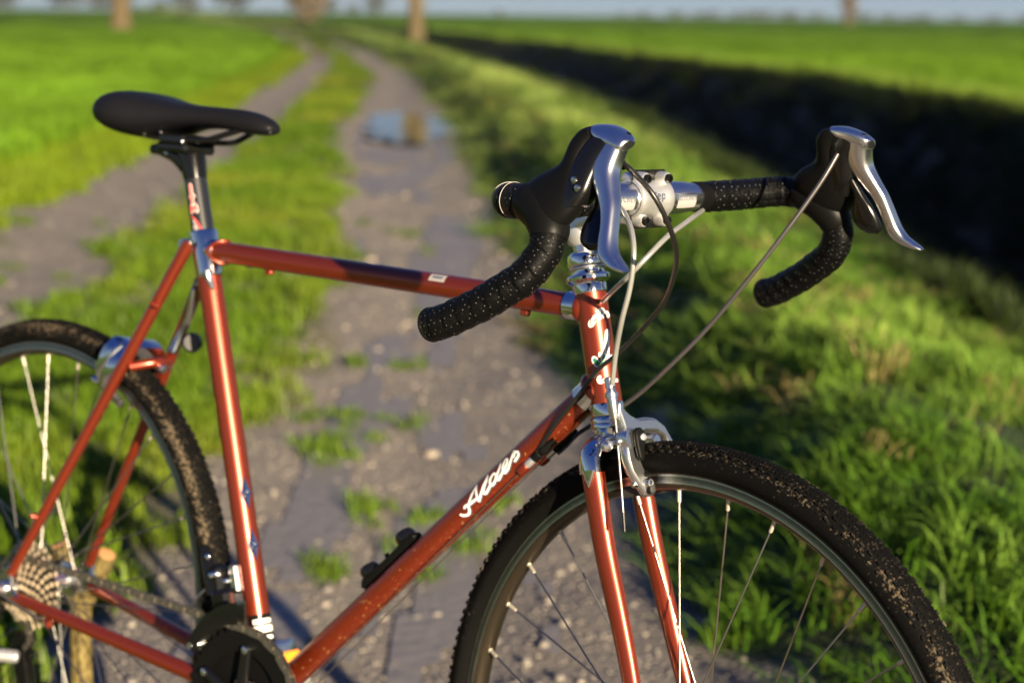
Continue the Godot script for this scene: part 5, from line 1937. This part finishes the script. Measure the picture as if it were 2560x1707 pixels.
func build_rear_brake() -> void:
	# dual-pivot caliper behind the seat stay bridge
	var up := (CLUSTER - REAR).normalized()
	var back := Vector3(0, 0, 1).cross(up)
	var o := Vector3(0.171, 0.640, 0.0)
	var f := group_node("rear_brake", bike)
	var bs := Basis(Vector3(0, 0, 1), up, -back)
	var mb := MB.new()
	plate(mb, Transform3D(bs, o + back * 0.026), PackedVector2Array([Vector2(-0.040, -0.010), Vector2(-0.036, 0.014), Vector2(-0.020, 0.028), Vector2(0.012, 0.030), Vector2(0.030, 0.024), Vector2(0.042, 0.004), Vector2(0.043, -0.018), Vector2(0.032, -0.040), Vector2(0.024, -0.050), Vector2(0.015, -0.046), Vector2(0.020, -0.028), Vector2(0.028, -0.010), Vector2(0.022, 0.006), Vector2(0.0, 0.011), Vector2(-0.020, 0.008), Vector2(-0.028, -0.010), Vector2(-0.022, -0.030), Vector2(-0.016, -0.046), Vector2(-0.024, -0.050), Vector2(-0.034, -0.034)]), 0.018, 0.0015)
	obj("caliper_arch", mb, mats["chrome"], f)
	mb = MB.new()
	plate(mb, Transform3D(bs, o + back * 0.040), PackedVector2Array([Vector2(0.004, 0.004), Vector2(0.010, 0.024), Vector2(0.034, 0.026), Vector2(0.044, 0.010), Vector2(0.044, -0.016), Vector2(0.034, -0.038), Vector2(0.026, -0.050), Vector2(0.017, -0.048), Vector2(0.020, -0.030), Vector2(0.026, -0.012), Vector2(0.018, 0.000)]), 0.014, 0.0015)
	obj("caliper_arm", mb, mats["chrome"], f)
	mb = MB.new()
	for s in [1.0, -1.0]:
		box(mb, Transform3D(bs, o + back * 0.026 - up * 0.0485 + Vector3(0, 0, s * 0.0165)), Vector3(0.009, 0.011, 0.046), 0.002)
	obj("brake_pad", mb, mats["pad_rubber"], f)
	mb = MB.new()
	for q in [Vector3(0.030, -0.044, 0.050), Vector3(0.028, 0.010, 0.050), Vector3(0.012, 0.012, 0.050), Vector3(0.036, -0.018, 0.048)]:
		lathe(mb, o + Vector3(0, 0, q.x) + up * q.y + back * q.z, (back + Vector3(0.3, 0, 0.5)).normalized(), [Vector2(0.0045, -0.006), Vector2(0.0045, 0.002), Vector2(0.003, 0.004), Vector2(0, 0.004)], 14)
	obj("caliper_bolt", mb, mats["chrome"], f)
	# cable tower in front, on the far side
	mb = MB.new()
	sweep(mb, smooth([o + Vector3(0.018, 0.030, -0.020), o + Vector3(0.026, 0.052, -0.024), o + Vector3(0.040, 0.072, -0.020), o + Vector3(0.052, 0.095, -0.014), o + Vector3(0.058, 0.112, -0.010)], 5), [0.006, 0.0056, 0.0054, 0.0052, 0.005, 0.005, 0.005, 0.0048, 0.0048, 0.0048, 0.0046, 0.0046, 0.0044, 0.0044, 0.0042, 0.0042, 0.004, 0.004, 0.0038, 0.0036, 0.0034], 14)
	obj("cable_tower", mb, mats["chrome"], f)
	mb = MB.new()
	lathe(mb, o + Vector3(0.040, 0.044, -0.030), Vector3(0.7, 0.1, 0.6), [Vector2(0, -0.008), Vector2(0.011, -0.008), Vector2(0.0125, -0.004), Vector2(0.0125, 0.004), Vector2(0.010, 0.008), Vector2(0, 0.008)], 18)
	obj("release_cam", mb, mats["gloss_black"], f)
	mb = MB.new()
	sweep(mb, smooth([o + Vector3(0.060, 0.116, -0.010), o + Vector3(0.078, 0.136, -0.016), o + Vector3(0.110, 0.150, -0.020), o + Vector3(0.150, 0.148, -0.014)], 5), 0.0024, 10)
	obj("rear_brake_cable", mb, mats["braid"], f)


func toothed(mb: MB, centre: Vector3, teeth: int, r: float, hole: float, thick: float, spin := 0.0) -> void:
	var outer := PackedVector2Array()
	for k in teeth:
		for q in [[-0.34, -0.0042], [-0.14, 0.0012], [0.14, 0.0012], [0.34, -0.0042]]:
			var a: float = TAU * (k + q[0]) / teeth + spin
			outer.append(Vector2(cos(a), sin(a)) * (r + q[1]))
	var n := outer.size()
	for s in [-1.0, 1.0]:
		for k in n:
			var a := outer[k]
			var b := outer[(k + 1) % n]
			var ai := a.normalized() * hole
			var bi := b.normalized() * hole
			var z := Vector3(0, 0, s * thick / 2.0)
			var away := centre - z * 50.0
			mb.quad(centre + Vector3(a.x, a.y, 0) + z, centre + Vector3(b.x, b.y, 0) + z, centre + Vector3(bi.x, bi.y, 0) + z, centre + Vector3(ai.x, ai.y, 0) + z, away)
	for k in n:
		var z := Vector3(0, 0, thick / 2.0)
		var a := centre + Vector3(outer[k].x, outer[k].y, 0)
		var b := centre + Vector3(outer[(k + 1) % n].x, outer[(k + 1) % n].y, 0)
		mb.quad(a - z, b - z, b + z, a + z, centre)


func build_drivetrain() -> void:
	# crankset: two black rings on a five-armed spider
	var cs := group_node("crankset", bike)
	for q in [[0.0440, 42, 0.0870, 0.060], [0.0370, 34, 0.0700, 0.030]]:
		var mb := MB.new()
		toothed(mb, BB + Vector3(0, 0, q[0]), q[1], q[2], q[3], 0.0028)
		obj("chainring", mb, mats["matt_black"], cs)
	var sp := MB.new()
	for k in 5:
		var a := TAU * k / 5.0 + 0.25
		rod(sp, BB + Vector3(0, 0, 0.048), BB + Vector3(cos(a) * 0.066, sin(a) * 0.066, 0.0475), Vector2(0.010, 0.005), 12, Vector2(0.007, 0.004))
	lathe(sp, BB + Vector3(0, 0, 0.036), Vector3(0, 0, 1), [Vector2(0, 0), Vector2(0.02, 0), Vector2(0.021, 0.02), Vector2(0.012, 0.028), Vector2(0, 0.028)], 24)
	obj("spider", sp, mats["gloss_black"], cs)
	var cb := MB.new()
	for k in 5:
		var a := TAU * k / 5.0 + 0.25
		lathe(cb, BB + Vector3(cos(a) * 0.0645, sin(a) * 0.0645, 0.0450), Vector3(0, 0, 1), [Vector2(0.0045, 0), Vector2(0.0045, 0.0065), Vector2(0.003, 0.0075), Vector2(0, 0.0075)], 12)
	obj("chainring_bolt", cb, mats["polished"], cs)
	for s in [1.0, -1.0]:
		var mb := MB.new()
		var dir := Vector3(s, 0.075 * s, 0)
		sweep(mb, PackedVector3Array([BB + Vector3(0, 0, s * 0.060), BB + dir * 0.05 + Vector3(0, 0, s * 0.066), BB + dir * 0.12 + Vector3(0, 0, s * 0.070), BB + dir * 0.172 + Vector3(0, 0, s * 0.072)]), [Vector2(0.016, 0.008), Vector2(0.013, 0.007), Vector2(0.011, 0.0065), Vector2(0.012, 0.007)], 16, true, Vector3.UP)
		obj("crank_arm", mb, mats["gloss_black"] if s > 0.0 else mats["satin"], cs)
		pedal(BB + dir * 0.162 + Vector3(0, 0, s * 0.074), s)
	# cassette
	var ca := group_node("cassette", bike)
	var teeth := [28, 25, 23, 21, 19, 17, 15, 14, 13]
	for k in 9:
		var mb := MB.new()
		var r: float = 0.0127 / (2.0 * sin(PI / teeth[k]))
		var at := REAR + Vector3(0, 0, 0.0235 + k * 0.0040)
		lathe(mb, at - Vector3(0, 0, 0.0009), Vector3(0, 0, 1), [Vector2(0.012, 0), Vector2(r - 0.0045, 0), Vector2(r - 0.0045, 0.0018), Vector2(0.012, 0.0018)], 48)
		obj("sprocket", mb, mats["dark_steel"], ca)
		mb = MB.new()
		for j in teeth[k]:
			var a: float = TAU * j / teeth[k] + k * 0.21
			var d := Vector3(cos(a), sin(a), 0)
			box(mb, Transform3D(Basis(d, Vector3(0, 0, 1).cross(d), Vector3(0, 0, 1)), at + d * (r - 0.0022)), Vector3(0.0068, 0.0062, 0.0021), 0.0007)
		obj("sprocket_teeth", mb, mats["cog"], ca)
	var cm := MB.new()
	lathe(cm, REAR + Vector3(0, 0, 0.018), Vector3(0, 0, 1), [Vector2(0.018, 0), Vector2(0.018, 0.040), Vector2(0.0155, 0.042), Vector2(0.010, 0.042)], 28)
	obj("freehub", cm, mats["steel"], ca)
	# chain: upper run on to the ring, round it, back through the derailleur
	var cz := 0.0355
	var rr := 0.0870
	var rc: float = 0.0127 / (2.0 * sin(PI / 19.0))
	var zc := 0.0235 + 4 * 0.0040
	var path := []
	for k in 8:
		var a := deg_to_rad(180.0 - k * 12.0)
		path.append(REAR + Vector3(cos(a) * rc, sin(a) * rc, zc))
	for k in 9:
		var a := deg_to_rad(96.0 - k * 20.0)
		path.append(BB + Vector3(cos(a) * rr, sin(a) * rr, cz + 0.0085))
	var low := REAR + Vector3(0.045, -0.165, zc)
	path.append(low + Vector3(0.02, -0.014, 0))
	path.append(low + Vector3(-0.006, -0.010, 0))
	path.append(REAR + Vector3(0.010, -0.090, zc))
	path.append(REAR + Vector3(0.030, -0.068, zc))
	path.append(REAR + Vector3(0.022, -0.045, zc))
	var line := PackedVector3Array()
	for k in path.size() - 1:
		var steps := maxi(1, int(path[k].distance_to(path[k + 1]) / 0.004))
		for j in steps:
			line.append(path[k].lerp(path[k + 1], float(j) / steps))
	var chm := MB.new()
	var acc := 0.0
	var idx := 0
	for k in range(1, line.size()):
		acc += line[k].distance_to(line[k - 1])
		if acc >= 0.0127:
			acc -= 0.0127
			idx += 1
			var d := (line[k] - line[k - 1]).normalized()
			var bs := Basis(d, Vector3(0, 0, 1).cross(d).normalized(), Vector3(0, 0, 1)).orthonormalized()
			var wz := 0.0032 if idx % 2 else 0.0022
			for s in [1.0, -1.0]:
				box(chm, Transform3D(bs, line[k] + Vector3(0, 0, s * wz)), Vector3(0.0155, 0.0078, 0.0010), 0.0)
			lathe(chm, line[k] - d * 0.0063 - Vector3(0, 0, 0.0040), Vector3(0, 0, 1), [Vector2(0, 0), Vector2(0.0022, 0), Vector2(0.0022, 0.008), Vector2(0, 0.008)], 8)
	obj("chain", chm, mats["chain"], bike)
	# rear derailleur
	var rd := group_node("rear_derailleur", bike)
	var mb := MB.new()
	sweep(mb, smooth([REAR + Vector3(-0.004, -0.020, 0.066), REAR + Vector3(-0.012, -0.045, 0.078), REAR + Vector3(0.004, -0.072, 0.082), REAR + Vector3(0.010, -0.090, 0.060)], 4), [0.011, 0.012, 0.012, 0.0125, 0.013, 0.013, 0.013, 0.012, 0.011, 0.010, 0.010, 0.010, 0.009], 16)
	obj("derailleur_body", mb, mats["matt_black"], rd)
	mb = MB.new()
	lathe(mb, Vector3(0.022, 0.2635, 0.076), Vector3(0.80, 0.0, -0.6), [Vector2(0, -0.022), Vector2(0.0085, -0.022), Vector2(0.0085, 0.018), Vector2(0.0068, 0.021), Vector2(0, 0.021)], 18)
	obj("limit_bolt", mb, mats["satin"], rd)
	for q in [REAR + Vector3(0.014, -0.078, zc), low]:
		mb = MB.new()
		toothed(mb, q, 11, 0.0215, 0.006, 0.006)
		obj("jockey_wheel", mb, mats["matt_black"], rd)
	for s in [-1.0, 1.0]:
		mb = MB.new()
		rod(mb, REAR + Vector3(0.014, -0.078, zc + s * 0.006), low + Vector3(0, 0, s * 0.006), Vector2(0.011, 0.001), 12, Vector2(0.009, 0.001))
		obj("cage_plate", mb, mats["matt_black"], rd)
	mb = MB.new()
	sweep(mb, smooth([REAR + Vector3(0.085, -0.020, 0.070), REAR + Vector3(0.045, -0.008, 0.080), REAR + Vector3(0.0, 0.006, 0.086), REAR + Vector3(-0.05, -0.01, 0.085), REAR + Vector3(-0.05, -0.045, 0.080)], 5), 0.0022, 10)
	obj("derailleur_cable", mb, mats["housing_grey"], rd)
	mb = MB.new()
	lathe(mb, REAR + Vector3(0.093, -0.024, 0.063), Vector3(0.9, -0.2, 0.2), [Vector2(0.0, -0.006), Vector2(0.0045, -0.005), Vector2(0.0052, 0.0), Vector2(0.0045, 0.006), Vector2(0, 0.007)], 14)
	obj("stay_cable_stop", mb, mats["paint"], bike)
	# front derailleur clamped to the seat tube
	var fd := group_node("front_derailleur", bike)
	var e := Vector3(0, 0, 1).cross(UP_S)
	var bs2 := Basis(-e, UP_S, Vector3(0, 0, 1))
	mb = MB.new()
	box(mb, Transform3D(bs2, BB + UP_S * 0.141 + e * 0.0145 + Vector3(0, 0, 0.0115)), Vector3(0.015, 0.034, 0.013), 0.003)
	obj("mounting_bracket", mb, mats["polished"], fd)
	mb = MB.new()
	box(mb, Transform3D(bs2, BB + UP_S * 0.140 + e * 0.038 + Vector3(0, 0, 0.016)), Vector3(0.022, 0.040, 0.022), 0.005)
	box(mb, Transform3D(bs2, BB + UP_S * 0.118 + e * 0.026 + Vector3(0, 0, 0.026)), Vector3(0.030, 0.026, 0.018), 0.005)
	sweep(mb, smooth([BB + UP_S * 0.128 + e * 0.044 + Vector3(0, 0, 0.018), BB + UP_S * 0.160 + e * 0.052 + Vector3(0, 0, 0.018), BB + UP_S * 0.185 + e * 0.056 + Vector3(0, 0, 0.016)], 4), [0.012, 0.012, 0.011, 0.010, 0.009, 0.008, 0.007, 0.006, 0.005], 14)
	obj("linkage", mb, mats["gloss_black"], fd)
	mb = MB.new()
	for q in [Vector3(0.030, 0.150, 0.028), Vector3(0.038, 0.150, 0.028), Vector3(0.036, 0.126, 0.030), Vector3(0.018, 0.110, 0.036), Vector3(0.024, 0.140, 0.020), Vector3(0.044, 0.172, 0.024)]:
		lathe(mb, BB + UP_S * q.y + e * q.x + Vector3(0, 0, q.z), Vector3(0.55, 0.1, 0.8), [Vector2(0.0034, -0.003), Vector2(0.0034, 0.002), Vector2(0.002, 0.003), Vector2(0, 0.003)], 12)
	obj("linkage_bolt", mb, mats["chrome"], fd)
	for s in [0.0, 1.0]:
		mb = MB.new()
		var rows := []
		for k in 13:
			var a := deg_to_rad(lerpf(97.0, 152.0, k / 12.0))
			var hgt := lerpf(0.026, 0.012, k / 12.0)
			var row := PackedVector3Array()
			for j in 4:
				var r2: float = 0.0905 + [0.0, 0.0, hgt, hgt][j]
				row.append(BB + Vector3(cos(a) * r2, sin(a) * r2, 0.0375 + s * 0.013 + [0.0, 0.0016, 0.0016, 0.0][j]))
			rows.append(row)
		mb.grid(rows, true)
		mb.cap(rows[0], rows[1][0])
		mb.cap(rows[-1], rows[-2][0])
		obj("cage_plate", mb, mats["steel"] if s == 0.0 else mats["gloss_black"], fd)
	mb = MB.new()
	var tail := BB + Vector3(cos(deg_to_rad(150.0)), sin(deg_to_rad(150.0)), 0) * 0.098
	rod(mb, tail + Vector3(0, 0, 0.036), tail + Vector3(0, 0, 0.053), 0.004, 12)
	obj("cage_bolt", mb, mats["polished"], fd)
	mb = MB.new()
	sweep(mb, smooth([BB + UP_S * 0.138 + e * 0.050 + Vector3(0, 0, 0.022), BB + UP_S * 0.128 + e * 0.066 + Vector3(0, 0, 0.028), BB + UP_S * 0.114 + e * 0.080 + Vector3(0, 0, 0.030)], 4), 0.0013, 8)
	obj("wire_end", mb, mats["steel"], fd)


func pedal(o: Vector3, s: float) -> void:
	var pd := group_node("pedal" if s > 0.0 else "pedal_001", bike, Transform3D(Basis(Vector3(0, 0, 1), 0.28), o))
	var mb := MB.new()
	rod(mb, Vector3.ZERO, Vector3(0, 0, s * 0.098), 0.007, 14)
	obj("axle", mb, mats["steel"], pd)
	mb = MB.new()
	for q in [-1.0, 1.0]:
		sweep(mb, smooth([Vector3(q * 0.030, 0.006, s * 0.014), Vector3(q * 0.046, 0.008, s * 0.030), Vector3(q * 0.049, 0.009, s * 0.058), Vector3(q * 0.044, 0.008, s * 0.086), Vector3(q * 0.026, 0.006, s * 0.100)], 4), [Vector2(0.011, 0.002), Vector2(0.011, 0.002), Vector2(0.011, 0.002), Vector2(0.011, 0.002), Vector2(0.011, 0.002), Vector2(0.011, 0.002), Vector2(0.011, 0.002), Vector2(0.011, 0.002), Vector2(0.011, 0.002), Vector2(0.011, 0.002), Vector2(0.011, 0.002), Vector2(0.011, 0.002), Vector2(0.011, 0.002), Vector2(0.011, 0.002), Vector2(0.011, 0.002), Vector2(0.011, 0.002), Vector2(0.011, 0.002)], 10, true, Vector3.UP)
	for z in [0.014, 0.100]:
		box(mb, Transform3D(Basis(), Vector3(0, 0.003, s * z)), Vector3(0.062, 0.012, 0.004), 0.001)
	obj("cage", mb, mats["polished"], pd)
	mb = MB.new()
	box(mb, Transform3D(Basis(), Vector3(0, 0, s * 0.057)), Vector3(0.050, 0.016, 0.070), 0.004)
	obj("platform", mb, mats["matt_black"], pd)
	for q in [-1.0, 1.0]:
		mb = MB.new()
		box(mb, Transform3D(Basis(), Vector3(q * 0.054, -0.002, s * 0.058)), Vector3(0.006, 0.014, 0.046), 0.001)
		obj("reflector", mb, mats["amber"], pd)
